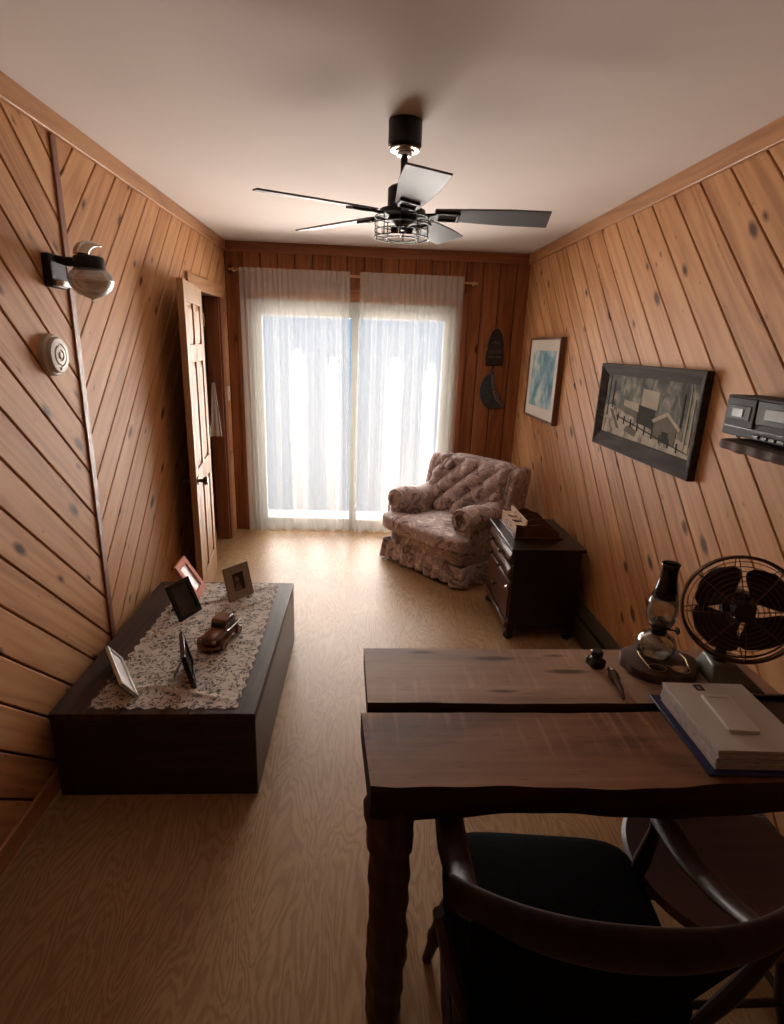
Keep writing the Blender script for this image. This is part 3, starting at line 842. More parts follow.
# ------------------------------------------------------------------ pictures on the right wall
def wall_picture(name, label, y0, y1, z0, z1, xf, fw, fmat, deep):
    """faces -x. local: X = +y-world reversed so that the print reads; here plain world axes about the centre"""
    yc, zc = (y0 + y1) / 2, (z0 + z1) / 2
    t = thing(name, label, 'picture', (XR, yc, zc))
    hy, hz = (y1 - y0) / 2, (z1 - z0) / 2; d = xf - XR
    fl, fb = fw
    mb = MB()
    inner = d + deep
    # four mitred sides
    O = [(-hy, -hz), (hy, -hz), (hy, hz), (-hy, hz)]
    lip = 0.012
    L = [(-hy + lip, -hz + lip), (hy - lip, -hz + lip), (hy - lip, hz - lip), (-hy + lip, hz - lip)]
    I = [(-hy + fl, -hz + fb), (hy - fl, -hz + fb), (hy - fl, hz - fl), (-hy + fl, hz - fl)]
    v = [(0, a, b_) for a, b_ in O] + [(d, a, b_) for a, b_ in O] + [(d, a, b_) for a, b_ in L] + [(inner, a, b_) for a, b_ in I] + [(0, a, b_) for a, b_ in I]
    f = []
    for i in range(4):
        j = (i + 1) % 4
        for r_ in range(4): f.append((r_ * 4 + i, r_ * 4 + j, (r_ + 1) * 4 + j, (r_ + 1) * 4 + i))
        f.append((16 + i, 16 + j, j, i))
    mb.add(v, f)
    mb.build('frame', fmat, t, bevel=0.002, smooth=0)
    return t, hy, hz, inner, I

t, hy, hz, inn, I = wall_picture('framed_picture', 'blue watercolour picture in a thin brown frame, nearer the back corner', 3.735, 4.43, 1.135, 1.717, XR - 0.040, (0.016, 0.016), 'frame_brown', 0.008)
rbox((inn - 0.001 + 0.004, I[0][0] + 0.0005, I[0][1] + 0.0005), (inn + 0.012, I[1][0] - 0.0005, I[2][1] - 0.0005)).build('mat_board', 'mat_board', t, smooth=0)
mw = 0.075
rbox((inn + 0.0015, I[0][0] + mw, I[0][1] + mw), (inn + 0.0028, I[1][0] - mw, I[2][1] - mw)).build('print', 'blue_watercolour', t, smooth=0)

t, hy, hz, inn, I = wall_picture('framed_picture', 'snowy village print in a wide dark rustic frame beside the wall radio', 2.09, 3.05, 1.143, 1.572, XR - 0.032, (0.055, 0.075), 'rustic_grey', 0.020)
xi = inn + 0.003
art = MB()
def P2(poly, lvl, mat):
    # picture coords: p 0..1 left->right as seen from the room, q 0..1 bottom->top. Left in view = far = +y
    w_, h_ = I[1][0] - I[0][0], I[2][1] - I[0][1]
    pts = [(I[1][0] - a * w_, I[0][1] + b_ * h_) for a, b_ in poly]
    art.prism(pts, xi - 0.0004 * lvl, xi + 0.004, 'x', mat)
P2([(0, 0), (1, 0), (1, 1), (0, 1)], 0, 'forest_print')
P2([(0, 0), (1, 0), (1, .16), (.86, .24), (.66, .20), (.50, .33), (.30, .40), (.12, .50), (0, .46)], 1, 'snow_print')
P2([(.28, .40), (.44, .36), (.44, .48), (.28, .52)], 2, 'print_mid')
P2([(.26, .52), (.45, .47), (.44, .60), (.26, .62)], 3, 'print_pale')
P2([(.44, .30), (.63, .26), (.63, .56), (.44, .58)], 2, 'print_dark')
P2([(.47, .58), (.65, .55), (.65, .82), (.47, .84)], 3, 'print_pale')
P2([(.64, .14), (.86, .10), (.86, .36), (.76, .55), (.64, .42)], 4, 'print_mid')
P2([(.61, .41), (.76, .57), (.90, .36), (.88, .33), (.76, .51), (.63, .37)], 5, 'print_pale')
P2([(.73, .12), (.79, .11), (.79, .27), (.73, .28)], 5, 'print_dark')
for a, b0_, b1_ in ((.04, .30, .98), (.10, .45, .9), (.93, .1, .95), (.97, .05, .8), (.88, .40, .85)):
    P2([(a, b0_), (a + .016, b0_), (a + .010, b1_), (a + .004, b1_)], 5, 'print_dark' if a < .9 else 'print_pale')
for k in range(9):
    a = .20 + .085 * k; q = .30 - .026 * k
    P2([(a, q - .05), (a + .012, q - .05), (a + .010, q + .08), (a, q + .08)], 6, 'print_dark')
P2([(.18, .32), (.98, .06), (.98, .075), (.18, .335)], 6, 'print_dark')
P2([(.08, .42), (.20, .12), (.24, .12), (.12, .42)], 3, 'print_mid')
P2([(.30, .12), (.44, .07), (.46, .17), (.34, .22)], 4, 'print_mid')
art.build('print', None, t, smooth=0)

# ------------------------------------------------------------------ ornaments on the back wall
pq = thing('wall_plaque', 'small black arched plaque with pale lettering hung above the crescent ornament', 'plaque', (1.095, YB, 1.49))
out = [(-0.072, 0.0), (0.072, 0.0), (0.078, 0.06), (0.072, 0.115), (0.066, 0.135), (0.070, 0.155), (0.062, 0.205), (0.045, 0.255), (0.022, 0.290), (0, 0.300)]
poly = out + [(-a, b_) for a, b_ in out[::-1][1:-1]][:-0 or None]
poly = [(a, b_) for a, b_ in out] + [(-a, b_) for a, b_ in out[-2:1:-1]]
MB().prism(poly, -0.016, 0, 'y').build('board', 'plaque_black', pq, bevel=0.003)
mb = MB()
for k in range(9):                                     # small unreadable capitals: upright strokes in a band
    x = -0.052 + k * 0.0125
    mb.box((x, -0.0185, 0.098), (x + 0.003, -0.0155, 0.128))
    if k % 2: mb.box((x, -0.0185, 0.123), (x + 0.009, -0.0155, 0.128))
    if k % 3: mb.box((x, -0.0185, 0.110), (x + 0.008, -0.0155, 0.114))
for a, b_ in ((-0.055, -0.008), (0.0, 0.05)):
    mb.box((a, -0.0185, 0.066), (b_, -0.0155, 0.076))
mb.build('lettering', 'plaque_pale', pq, smooth=0)
mb = MB(); mb.tube([(-0.035, -0.017, 0.175), (-0.015, -0.017, 0.195), (0.004, -0.017, 0.182), (0.02, -0.017, 0.195), (0.03, -0.017, 0.172)], 0.004, 6)
mb.build('emblem', 'plaque_pale', pq, smooth=0)
mn = thing('crescent_ornament', 'slate grey half moon ornament hung below the black plaque', 'ornament', (1.10, YB, 1.12))
arc = [(0.115, 0.02)]
for k in range(13):
    a = R(-60 - k * 16); arc.append((0.02 + 0.135 * math.cos(a), 0.165 + 0.155 * math.sin(a)))
arc += [(-0.045, 0.325), (-0.01, 0.335), (0.005, 0.29), (0.02, 0.20), (0.055, 0.12), (0.10, 0.06)]
MB().prism(arc, -0.022, 0, 'y').build('moon_body', 'moon_slate', mn, bevel=0.005)
inn_ = [(0.105, 0.030), (0.08, 0.040), (0.03, 0.09), (-0.005, 0.16), (-0.020, 0.24), (-0.022, 0.30), (0.0, 0.30), (0.015, 0.21), (0.048, 0.125), (0.09, 0.065)]
MB().prism(inn_, -0.030, -0.020, 'y').build('rough_edge', 'moon_stone', mn, bevel=0.003)
MB().tube([(-0.03, -0.004, 0.32), (-0.005, -0.004, 0.365), (-0.005, -0.002, 0.368)], 0.0018, 6).build('hanging_cord', 'black_plastic', mn)

# ------------------------------------------------------------------ radio on a bark shelf
sh = thing('bark_shelf', 'live-edge bark slab shelf on the right wall under the radio', 'shelf', (XR, 1.6, 1.352))
prof = []
for k in range(17):
    a = -math.pi / 2 + math.pi * k / 16
    prof.append((0.155 + 0.03 * math.cos(a), 0.020 * math.sin(a)))
def shfn(u, v):
    y = -0.35 + v * 0.55; e = min(1, (1 - v) * 8); e = math.sqrt(max(0.0, 1 - (1 - e) ** 2)) if v > 0.875 else 1
    a = u * 2 * math.pi
    r_ = 1 + 0.12 * math.sin(v * 31 + a * 2) + 0.08 * math.sin(v * 57)
    ca, sa_ = math.cos(a), math.sin(a); m_ = max(abs(ca), abs(sa_)) ** 0.75
    return (-0.078 + 0.070 * ca / m_ * (0.55 + 0.45 * e) * (1 + 0.05 * math.sin(v * 43)), y, 0.0165 * sa_ / m_ * (r_ if sa_ < 0 else 1) * (0.45 + 0.55 * e) - (0.004 if sa_ < 0 else 0))
mb = MB(); mb.grid(shfn, 20, 40, closed_u=True)
mb.f.append(list(range(0, 20))[::-1]); mb.f.append([40 * 20 + k for k in range(20)])
for _ in range(2): mb.mi.append(0); mb.tone.append(0); mb.uv.append([(0, 0)] * 20)
mb.build('slab', 'shelf_bark', sh)
rd = thing('cassette_radio', 'grey cassette clock radio standing on the bark shelf on the right wall', 'radio', (1.198, 1.805, 1.373))
RW = 0.42
rbox((0.006, -RW, 0.008), (0.122, 0, 0.134)).build('body', 'radio_grey', rd, bevel=0.004)
rbox((0, -0.150, 0.038), (0.010, -0.012, 0.128)).build('cassette_door', 'radio_grey', rd, bevel=0.003)
mb = MB(); mb.box((-0.0025, -0.132, 0.060), (0.001, -0.030, 0.104)); mb.build('cassette_window', 'radio_dark', rd, bevel=0.001)
rbox((-0.0045, -0.100, 0.070), (-0.002, -0.050, 0.094)).build('cassette_label', 'radio_light', rd)
rbox((0.001, -RW + 0.005, 0.056), (0.010, -0.158, 0.126)).build('tuner_panel', 'radio_dark', rd, bevel=0.002)
rbox((-0.0015, -0.30, 0.074), (0.002, -0.195, 0.106)).build('dial_window', 'radio_light', rd, bevel=0.001)
rbox((0.003, -RW + 0.002, 0.034), (0.0075, -0.004, 0.038)).build('groove_strip', 'black_plastic', rd)
for k in range(5):
    b = rbox((0.000, -0.185 - k * 0.036, 0.014), (0.010, -0.160 - k * 0.036, 0.024)).build('button', 'black_plastic', rd, bevel=0.001)
for y_ in (-0.03, -RW + 0.03):
    rbox((0.03, y_ - 0.012, 0), (0.10, y_ + 0.012, 0.010)).build('foot', 'black_plastic', rd)

# ------------------------------------------------------------------ armchair
ac = thing('armchair', 'tufted floral velour armchair with a ruffled skirt by the glass doors', 'armchair', (0.15, 4.16, 0), (0, 0, math.atan2(-0.777, 0.63)))
AW, AD = 0.86, 0.70
def cushion(lo, hi, n=10, puff=0.03, fn=None):
    """rounded box cushion"""
    mb = MB(); x0, y0, z0 = lo; x1, y1, z1 = hi
    bm = bmesh.new(); bmesh.ops.create_cube(bm, size=2)
    bmesh.ops.subdivide_edges(bm, edges=bm.edges[:], cuts=n, use_grid_fill=True)
    vs = []
    for v in bm.verts:
        p = v.co.copy()
        e = 6.0
        L = (abs(p.x) ** e + abs(p.y) ** e + abs(p.z) ** e) ** (1 / e)
        p /= L
        bulge = (1 - min(1, p.x ** 2)) * (1 - min(1, p.y ** 2))
        q = Vector(((x0 + x1) / 2 + p.x * (x1 - x0) / 2, (y0 + y1) / 2 + p.y * (y1 - y0) / 2, (z0 + z1) / 2 + p.z * (z1 - z0) / 2))
        q.z += puff * bulge * (1 if p.z > 0 else 0)
        if fn: q = fn(q, p)
        vs.append(q)
    bm.verts.index_update()
    mb.add(vs, [tuple(v.index for v in f.verts) for f in bm.faces]); bm.free()
    return mb
cushion((0.02, 0.03, 0.115), (AW - 0.02, AD - 0.03, 0.285), puff=0).build('seat_base', 'floral_velour', ac, smooth=180)
# skirt with box pleats on front and both sides
def skfn(u, v):
    path = [(0.02, AD - 0.05), (0.02, 0.03), (AW - 0.02, 0.03), (AW - 0.02, AD - 0.05)]
    segs = [0.62, 0.82, 0.62]; tot = sum(segs); d = u * tot
    for k in range(3):
        if d <= segs[k] or k == 2: break
        d -= segs[k]
    a, b_ = Vector(path[k]), Vector(path[k + 1]); t_ = min(1, d / segs[k]); p = a.lerp(b_, t_)
    nrm = Vector((-1, 0)) if k == 0 else Vector((0, -1)) if k == 1 else Vector((1, 0))
    ph_ = u * tot / 0.085
    fl = (0.5 + 0.5 * math.sin(ph_ * 2 * math.pi)) ** 0.6
    off = (0.006 + 0.030 * (1 - v)) * fl + 0.008 * (1 - v)
    p = p + nrm * off
    return (p.x, p.y, 0.022 + 0.135 * v + 0.010 * (1 - v) * math.sin(ph_ * math.pi * 0.7))
MB().grid(skfn, 260, 8).build('ruffled_skirt', 'floral_velour', ac, solid=0.006, smooth=60)
MB().tube([(0.03, 0.60, 0.155), (0.022, 0.022, 0.155), (AW - 0.022, 0.022, 0.155), (AW - 0.03, 0.60, 0.155)], 0.006, 8).build('piping', 'floral_velour', ac)
def tcush(q, p):
    # T shape: wide lip in front of the arms, narrow between them
    if q.y > 0.10:
        k = min(1, (q.y - 0.10) / 0.05)
        q.x = AW / 2 + (q.x - AW / 2) * (1 - k * 0.36)
    q.z += 0.018 * max(0, 1 - abs(q.y - 0.02) / 0.15) * (1 if p.z > 0 else 0)
    return q
cushion((0.0, -0.045, 0.255), (AW, 0.52, 0.365), n=16, puff=0.035, fn=tcush).build('seat_cushion', 'floral_velour', ac, smooth=180)
for side in (0, 1):
    sx = (lambda x: x) if side == 0 else (lambda x: AW - x)
    mb = MB()
    # rolled arm: cross-section in (x,z) swept along y, front a scroll
    def arm(u, v):
        a = u * 2 * math.pi
        t_ = v
        y = 0.085 + t_ * 0.50
        swell = 0.010 * math.sin(t_ * 9)
        roll = 0.092 + 0.012 * math.sin(t_ * math.pi) 
        ca, sa_ = math.cos(a), math.sin(a)
        if sa_ >= -0.15:
            x = 0.088 + roll * ca; z = 0.475 + (0.088 + swell) * sa_ - 0.05 * t_ * 0
        else:
            k = (-sa_ - 0.15) / 0.85
            x = 0.092 + (0.080 - 0.0 * k) * (1 if ca > 0 else -1) * min(1, abs(ca) * 3); z = 0.46 - 0.22 * min(1, k * 1.4)
        shrink = 1 - 0.25 * max(0, 1 - t_ / 0.08) ** 2
        x = 0.090 + (x - 0.090) * shrink; z = 0.40 + (z - 0.40) * shrink
        return (sx(x), y, z)
    mb.grid(arm, 36, 20, closed_u=True)
    mb.f += [list(range(36))[::-1], [20 * 36 + k for k in range(36)]]
    for _ in range(2): mb.mi.append(0); mb.tone.append(0); mb.uv.append([(0, 0)] * 36)
    ao = mb.build('arm_rest', 'floral_velour', ac, smooth=70)
    mb = MB()
    sp_ = []
    for k in range(26):                                  # welt scrolling round the arm front
        a = R(-120 + k * 12.5); r_ = 0.090 - 0.0008 * k
        sp_.append((sx(0.088 + r_ * math.cos(a)), 0.078, 0.478 + r_ * math.sin(a)))
    mb.tube(sp_, 0.011, 8)
    mb.tube([(sx(0.088 + 0.055 * math.cos(R(k * 18))), 0.072, 0.478 + 0.055 * math.sin(R(k * 18))) for k in range(20)], 0.014, 8, closed=True)
    mb.tube([(sx(0.012), 0.085, 0.44), (sx(0.016), 0.080, 0.35), (sx(0.02), 0.075, 0.27)], 0.007, 8)
    mb.build('arm_welt', 'floral_velour', ao)
# tufted back: diamonds
ZB0, ZB1 = 0.33, 0.80
def back(u, v):
    x = 0.075 + u * (AW - 0.15); z = ZB0 + v * (ZB1 - ZB0)
    y = 0.470 + 0.14 * v - 0.03 * math.sin(v * math.pi) 
    A, B = u * 5.0, v * 3.6
    d1, d2 = A + B, A - B
    t_ = abs(math.sin(d1 * math.pi / 2 * 1.6 + 0.3)) * abs(math.sin(d2 * math.pi / 2 * 1.6 + 0.3))
    bul = 0.075 * (t_ ** 0.55)
    if v > 0.80:
        k = (v - 0.80) / 0.20
        bul = bul * (1 - k) + k * 0.050 * abs(math.sin(A * math.pi * 0.95 + .3)) ** 0.4
    env = min(1, u / 0.06, (1 - u) / 0.06, v / 0.06, (1 - v) / 0.04)
    ev = math.sqrt(max(0, 1 - (1 - env) ** 2))
    arch = 0.015 * math.sin(u * math.pi)
    return (x, y - bul * ev - 0.03 * ev, z + arch * v)
mb = MB(); mb.grid(back, 110, 70)
tb = mb.build('tufted_back', 'floral_velour', ac, smooth=180)
for j in range(1, 6):                                   # a button where the creases cross
    for i in range(-4, 8):
        # creases: d1*.95*pi+.3 = k1*pi, d2*.95*pi+.3 = k2*pi
        k1, k2 = i + j, i
        D1, D2 = (k1 - 0.3 / math.pi) / 0.80, (k2 - 0.3 / math.pi) / 0.80
        u, v = (D1 + D2) / 2 / 5.0, (D1 - D2) / 2 / 3.6
        if not (0.04 < u < 0.96 and 0.06 < v < 0.80): continue
        p = Vector(back(u, v)) + Vector((0, -0.002, 0))
        MB().lathe([(0.010, 0), (0.008, 0.005), (0.001, 0.007)], 10, T=Matrix.Translation(p) @ Matrix.Rotation(math.pi / 2, 4, 'X')).build('tufting_button', 'floral_velour', tb)
def backshell(q, p):
    q.y += 0.13 * (q.z - 0.25) / 0.55 - 0.01
    return q
cushion((0.045, 0.505, 0.14), (AW - 0.045, 0.625, 0.805), n=12, puff=0.0, fn=backshell).build('back_shell', 'floral_velour', ac, smooth=180)
for side in (0, 1):
    sx = (lambda x: x) if side == 0 else (lambda x: AW - x)
    mb = MB()
    a0, a1 = (0.0, 0.072) if side == 0 else (AW - 0.072, AW)
    def wing(q, p):
        q.y += 0.13 * (q.z - 0.25) / 0.55; return q
    wo_ = cushion((a0, 0.41, 0.40), (a1, 0.63, 0.790), n=8, puff=0, fn=wing).build('back_wing', 'floral_velour', ac, smooth=180)
    mb.tube([(sx(0.045), 0.408 + 0.13 * (z - 0.25) / 0.55 + (0.012 if z > .76 else 0), z) for z in (0.47, 0.55, 0.65, 0.74, 0.775)], 0.007, 8)
    mb.build('wing_welt', 'floral_velour', wo_)
mb = MB(); mb.lathe([(0.16, 0.0), (0.16, 0.02), (0.05, 0.03), (0.04, 0.13)], 28, T=Matrix.Translation((AW / 2, AD / 2, 0)))
mb.build('swivel_base', 'black_metal', ac)

# ------------------------------------------------------------------ nightstand (drawers face the room, -x)
ns = thing('nightstand', 'dark wooden nightstand with drawers between the armchair and desk', 'nightstand', (0.85, 2.85, 0))
NW, ND, NH = 0.41, 0.56, 0.567
mb = MB(); mb.box((0.015, 0.012, 0.075), (NW - 0.008, ND - 0.012, NH - 0.022))
mb.prism([(0.008, 0.02), (0.05, 0.02), (0.055, 0.075), (NW - 0.06, 0.075), (NW - 0.05, 0.02), (NW - 0.008, 0.02), (NW - 0.008, 0.10), (0.008, 0.10)], 0.006, 0.026, 'y')
mb.build('carcass', 'cabinet_dark', ns, bevel=0.003)
mb = MB(); mb.box((-0.008, -0.012, NH - 0.022), (NW + 0.006, ND + 0.012, NH)); mb.build('cabinet_top', 'cabinet_dark', ns, bevel=0.006, segs=3)
def drawer(z0, z1, knobs, bow):
    mb = MB(); n = 10
    def fn(u, v):
        y = 0.03 + u * (ND - 0.06); z = z0 + v * (z1 - z0)
        return (0.014 - 0.010 - bow * math.sin(v * math.pi), y, z)
    mb.grid(fn, 2, 10); mb.box((0.004, 0.03, z0), (0.030, ND - 0.03, z1))
    d = mb.build('drawer', 'cabinet_front', ns, bevel=0.002)
    for ky in knobs:
        TT = Matrix.Translation((0.002 - bow, ky, (z0 + z1) / 2)) @ Matrix.Rotation(-math.pi / 2, 4, 'Y')
        MB().lathe([(0.006, 0), (0.005, 0.010), (0.012, 0.016), (0.015, 0.022), (0.010, 0.029), (0.001, 0.031)], 16, T=TT).build('knob', 'old_bronze', d)
drawer(0.452, 0.530, (0.17, 0.39), 0.012); drawer(0.362, 0.440, (0.17, 0.39), 0.012); drawer(0.125, 0.345, (0.28,), 0.004)
mb = MB(); mb.box((-0.008, 0.01, 0.070), (0.03, ND - 0.01, 0.108)); mb.box((-0.004, 0.012, 0.347), (0.03, ND - 0.012, 0.358)); mb.build('base_moulding', 'cabinet_front', ns, bevel=0.006)
for x_, y_ in ((0.030, 0.030), (0.030, ND - 0.03), (NW - 0.035, 0.030), (NW - 0.035, ND - 0.03)):
    MB().lathe([(0.022, 0), (0.030, 0.012), (0.028, 0.03), (0.018, 0.045), (0.026, 0.075), (0.02, 0.085)], 16, T=Matrix.Translation((x_, y_, 0))).build('foot', 'cabinet_dark', ns)
MB().lathe([(0.008, 0), (0.013, 0.006), (0.006, 0.016)], 14, T=Matrix.Translation((-0.006, 0.022, 0.325)) @ Matrix.Rotation(-math.pi / 2, 4, 'Y')).build('catch_knob', 'steel', ns)

# desk organiser on the nightstand
rk = thing('letter_rack', 'small wooden letter rack with wavy dividers on the nightstand', 'letter rack', (0.905, 3.02, NH))
RL, RD = 0.34, 0.26
rbox((-0.008, -0.012, 0), (RD + 0.02, RL + 0.012, 0.012)).build('rack_base', 'rack_dark', rk, bevel=0.003)
def front(x, z1, n, zk):
    p = MB().box((x, 0.0, 0.012), (x + 0.010, RL, z1)).build('front_panel', 'rack_light', rk, bevel=0.001)
    for k in range(n):
        MB().lathe([(0.005, 0), (0.006, 0.003), (0.004, 0.006), (0.001, 0.007)], 12, T=Matrix.Translation((x, RL * (k + 0.9) / (n + 0.8), zk)) @ Matrix.Rotation(-math.pi / 2, 4, 'Y')).build('drawer_knob', 'brass', p)
front(0.0, 0.078, 2, 0.046); front(0.055, 0.108, 2, 0.093)
rbox((0.010, 0.0, 0.066), (0.055, RL, 0.072)).build('ledge', 'rack_light', rk)
side = [(0.0, 0.012), (RD, 0.012), (RD, 0.030), (0.245, 0.045), (0.225, 0.062), (0.20, 0.066), (0.18, 0.072), (0.16, 0.086), (0.135, 0.090), (0.11, 0.082), (0.09, 0.078), (0.07, 0.082), (0.04, 0.078), (0.0, 0.084)]
for y_ in (0.0, 0.10, 0.20, RL - 0.008):
    MB().prism(side, y_, y_ + 0.008, 'y').build('divider' if 0.05 < y_ < 0.25 else 'side_panel', 'rack_dark', rk, bevel=0.001)

# baseboard heater
ht = thing('baseboard_heater', 'long brown baseboard heater along the foot of the right wall', 'heater', (XR, 1.35, 0))
HL = 2.45
mb = MB(); mb.prism([(0, 0.02), (-0.062, 0.02), (-0.066, 0.03), (-0.066, 0.135), (-0.050, 0.150), (-0.045, 0.150), (-0.045, 0.165), (-0.010, 0.205), (0, 0.205)], 0, HL, 'y')
mb.build('casing', 'heater_brown', ht, bevel=0.002)
rbox((-0.060, 0.02, 0.152), (-0.046, HL - 0.02, 0.158)).build('vent_slot', 'black_metal', ht)
for y_ in (-0.03, HL - 0.02): rbox((-0.072, y_, 0.0), (0, y_ + 0.05, 0.21)).build('end_cap', 'heater_brown', ht, bevel=0.004)

# ------------------------------------------------------------------ chest with lace and photo frames
ch = thing('wooden_chest', 'low dark wooden chest against the left wall under the lace runner', 'chest', (XL + 0.030, 1.70, 0))
CW, CD, CH = 0.714, 1.135, 0.350
mb = MB(); mb.box((0.001, 0.001, 0), (CW - 0.001, CD - 0.001, CH - 0.028)); mb.build('body', 'walnut_x', ch, bevel=0.004)
mb = MB()
for a, b_ in ((0.0, 0.238), (0.240, 0.476), (0.478, CW)): mb.box((a, 0, CH - 0.028), (b_, CD, CH))
mb.build('lid', 'walnut_y', ch, bevel=0.003)
CZ = CH
def lace_fn(u, v):
    y = 1.730 + v * 1.085; x0 = -0.955 + 0.02 * v; x1 = -0.435 + 0.005 * math.sin(v * 5)
    x = x0 + (x1 - x0) * u
    x += 0.006 * math.sin(v * 110) * (1 if u in (0.0, 1.0) else 0)
    y += 0.006 * math.sin(u * 60) * (1 if v in (0.0, 1.0) else 0)
    z = CZ + 0.003
    r_ = (x + 0.885) - 0.10 * (y - 2.25)                   # a long rumpled fold by the left edge
    z += 0.026 * math.exp(-(r_ / 0.018) ** 2) * max(0, 1 - abs(y - 2.36) / 0.26)
    for cx, cy, dx, dy, h in ((-0.60, 2.70, 0.6, 0.35, 0.012), (-0.70, 2.60, 0.7, 0.3, 0.010), (-0.55, 2.55, 0.5, 0.5, 0.010), (-0.80, 1.85, 0.8, 0.2, 0.008), (-0.62, 1.82, 0.9, -0.25, 0.007)):
        L = math.hypot(dx, dy); s_ = ((x - cx) * -dy + (y - cy) * dx) / L; t_ = ((x - cx) * dx + (y - cy) * dy) / L
        z += h * math.exp(-(s_ / 0.012) ** 2) * math.exp(-(t_ / 0.13) ** 2)
    return (x, y, z)
mb = MB(); mb.grid(lace_fn, 110, 210)
tag(mb.build('lace_runner', 'lace', smooth=180), 'cream lace runner spread over the top of the dark chest', 'lace runner')

def photo_frame(name, label, p0, p1, height, lean, mats, border, stand=True, thick=0.014, pale=None):
    """p0->p1: bottom edge left to right as seen from its front; lean in degrees backwards"""
    p0, p1 = Vector(p0), Vector(p1); w_ = (p1 - p0).length
    xa = (p1 - p0).normalized(); back_ = Vector((-xa.y, xa.x, 0))       # away from the viewer of its face
    up = (Vector((0, 0, 1)) * math.cos(R(lean)) + back_ * math.sin(R(lean)))
    t = thing(name, label, 'photo frame', p0)
    Tm = frame_T((0, 0, 0), xa, up)                                     # local x right, y up, z toward the viewer
    fm, pm = mats
    z0, z1 = -thick, 0.0
    mb = MB(); b_ = border
    mb.box((0, 0, z0), (b_, height, z1), None, Tm); mb.box((w_ - b_, 0, z0), (w_, height, z1), None, Tm)
    mb.box((b_, 0, z0), (w_ - b_, b_, z1), None, Tm); mb.box((b_, height - b_, z0), (w_ - b_, height, z1), None, Tm)
    mb.build('frame', fm, t, bevel=0.0015)
    ph = MB().box((b_ * 0.9, b_ * 0.9, z0 + 0.001), (w_ - b_ * 0.9, height - b_ * 0.9, z0 + 0.006), None, Tm).build('photo', pm, t, smooth=0)
    if pale == 'portrait':
        cx, cy = w_ / 2, height / 2
        MB().lathe([(0.013, 0), (0.012, 0.0006), (0.001, 0.0008)], 20, sy=1.3, T=Tm @ Matrix.Translation((cx - 0.004, cy + 0.012, z0 + 0.006))).build('portrait', 'face_tone', ph, smooth=0)
        MB().prism([(cx - 0.026, cy - 0.044), (cx + 0.020, cy - 0.044), (cx + 0.012, cy - 0.016), (cx + 0.002, cy - 0.008), (cx - 0.010, cy - 0.008), (cx - 0.019, cy - 0.018)], z0 + 0.006, z0 + 0.0066, 'z', None, Tm).build('portrait', 'face_tone', ph, smooth=0)
    MB().box((0.004, 0.004, z0 - 0.004), (w_ - 0.004, height - 0.004, z0), None, Tm).build('backing', 'black_frame', t, smooth=0)
    if stand:
        a = Tm @ Vector((w_ / 2, height * 0.62, z0 - 0.004)); e = a + back_ * (height * 0.28); e.z = 0.003
        mb = MB(); q = xa * 0.016
        v = [a - q * 0.6, a + q * 0.6, e + q, e - q]; off = back_ * 0.003
        mb.add(v + [p + off for p in v], [(0, 1, 2, 3), (7, 6, 5, 4), (0, 4, 5, 1), (1, 5, 6, 2), (2, 6, 7, 3), (3, 7, 4, 0)])
        mb.build('easel_stand', 'black_frame', t)
    return t
ZC = CZ + 0.004
photo_frame('photo_frame', 'coral pink photo frame with a pale photo, behind the black frame', (-0.812, 2.610, ZC), (-0.815, 2.770, ZC), 0.205, 31, ('pink_paint', 'photo_pale'), 0.034)
photo_frame('photo_frame', 'black photo frame with a dark photo, in front of the pink frame', (-0.825, 2.370, ZC), (-0.765, 2.505, ZC), 0.178, 24, ('black_frame', 'photo_dark'), 0.020)
photo_frame('photo_frame', 'tan photo frame with a small dark portrait at the far end of the chest', (-0.645, 2.575, ZC), (-0.550, 2.695, ZC), 0.175, 15, ('tan_frame', 'photo_dark'), 0.042, pale='portrait')
photo_frame('photo_frame', 'silver-edged photo frame seen edge-on at the near left corner of the lace', (-0.800, 1.800, ZC), (-0.965, 2.060, ZC), 0.090, 34, ('silver_frame', 'photo_pale'), 0.012)  # pale photo colour stands in for glass reflecting the window
photo_frame('photo_frame', 'black photo frame turned edge-on in the middle of the lace runner', (-0.606, 1.850, ZC), (-0.672, 2.040, ZC), 0.145, 13, ('black_frame', 'photo_dark'), 0.018)

# wooden toy car
tcar = thing('toy_car', 'brown varnished wooden toy car on the lace runner', 'toy car', (-0.610, 2.20, ZC), (0, 0, R(-14)))
# local +y = rear, -y = nose
def bodyfn(w0, prof):
    return prof
mb = MB()
plan = [(0.052 * math.cos(R(180 + k * 15)), -0.085 + 0.035 * math.sin(R(180 + k * 15))) for k in range(13)] + [(0.052, 0.12), (-0.052, 0.12)]
mb.prism(plan, 0.014, 0.026, 'z'); mb.build('running_board', 'toy_wood', tcar, bevel=0.003)
hood = cushion((-0.036, -0.095, 0.020), (0.036, 0.03, 0.066), n=6, puff=0.006); hood.build('hood', 'toy_wood', tcar, smooth=180)
cab = [(-0.005, 0.026), (0.085, 0.026), (0.085, 0.090), (0.072, 0.100), (0.012, 0.100), (0.002, 0.088), (-0.005, 0.066)]
MB().prism(cab, -0.036, 0.036, 'x').build('cab', 'toy_wood', tcar, bevel=0.005)
rbox((-0.029, -0.0075, 0.064), (0.029, 0.003, 0.090)).build('windscreen', 'black_plastic', tcar, bevel=0.002)
for s_ in (-1, 1): MB().box((s_ * 0.037 - 0.001, 0.018, 0.064), (s_ * 0.037 + 0.001, 0.066, 0.090)).build('side_window', 'black_plastic', tcar)
rbox((-0.034, 0.085, 0.026), (0.034, 0.12, 0.055)).build('trunk', 'toy_wood', tcar, bevel=0.004)
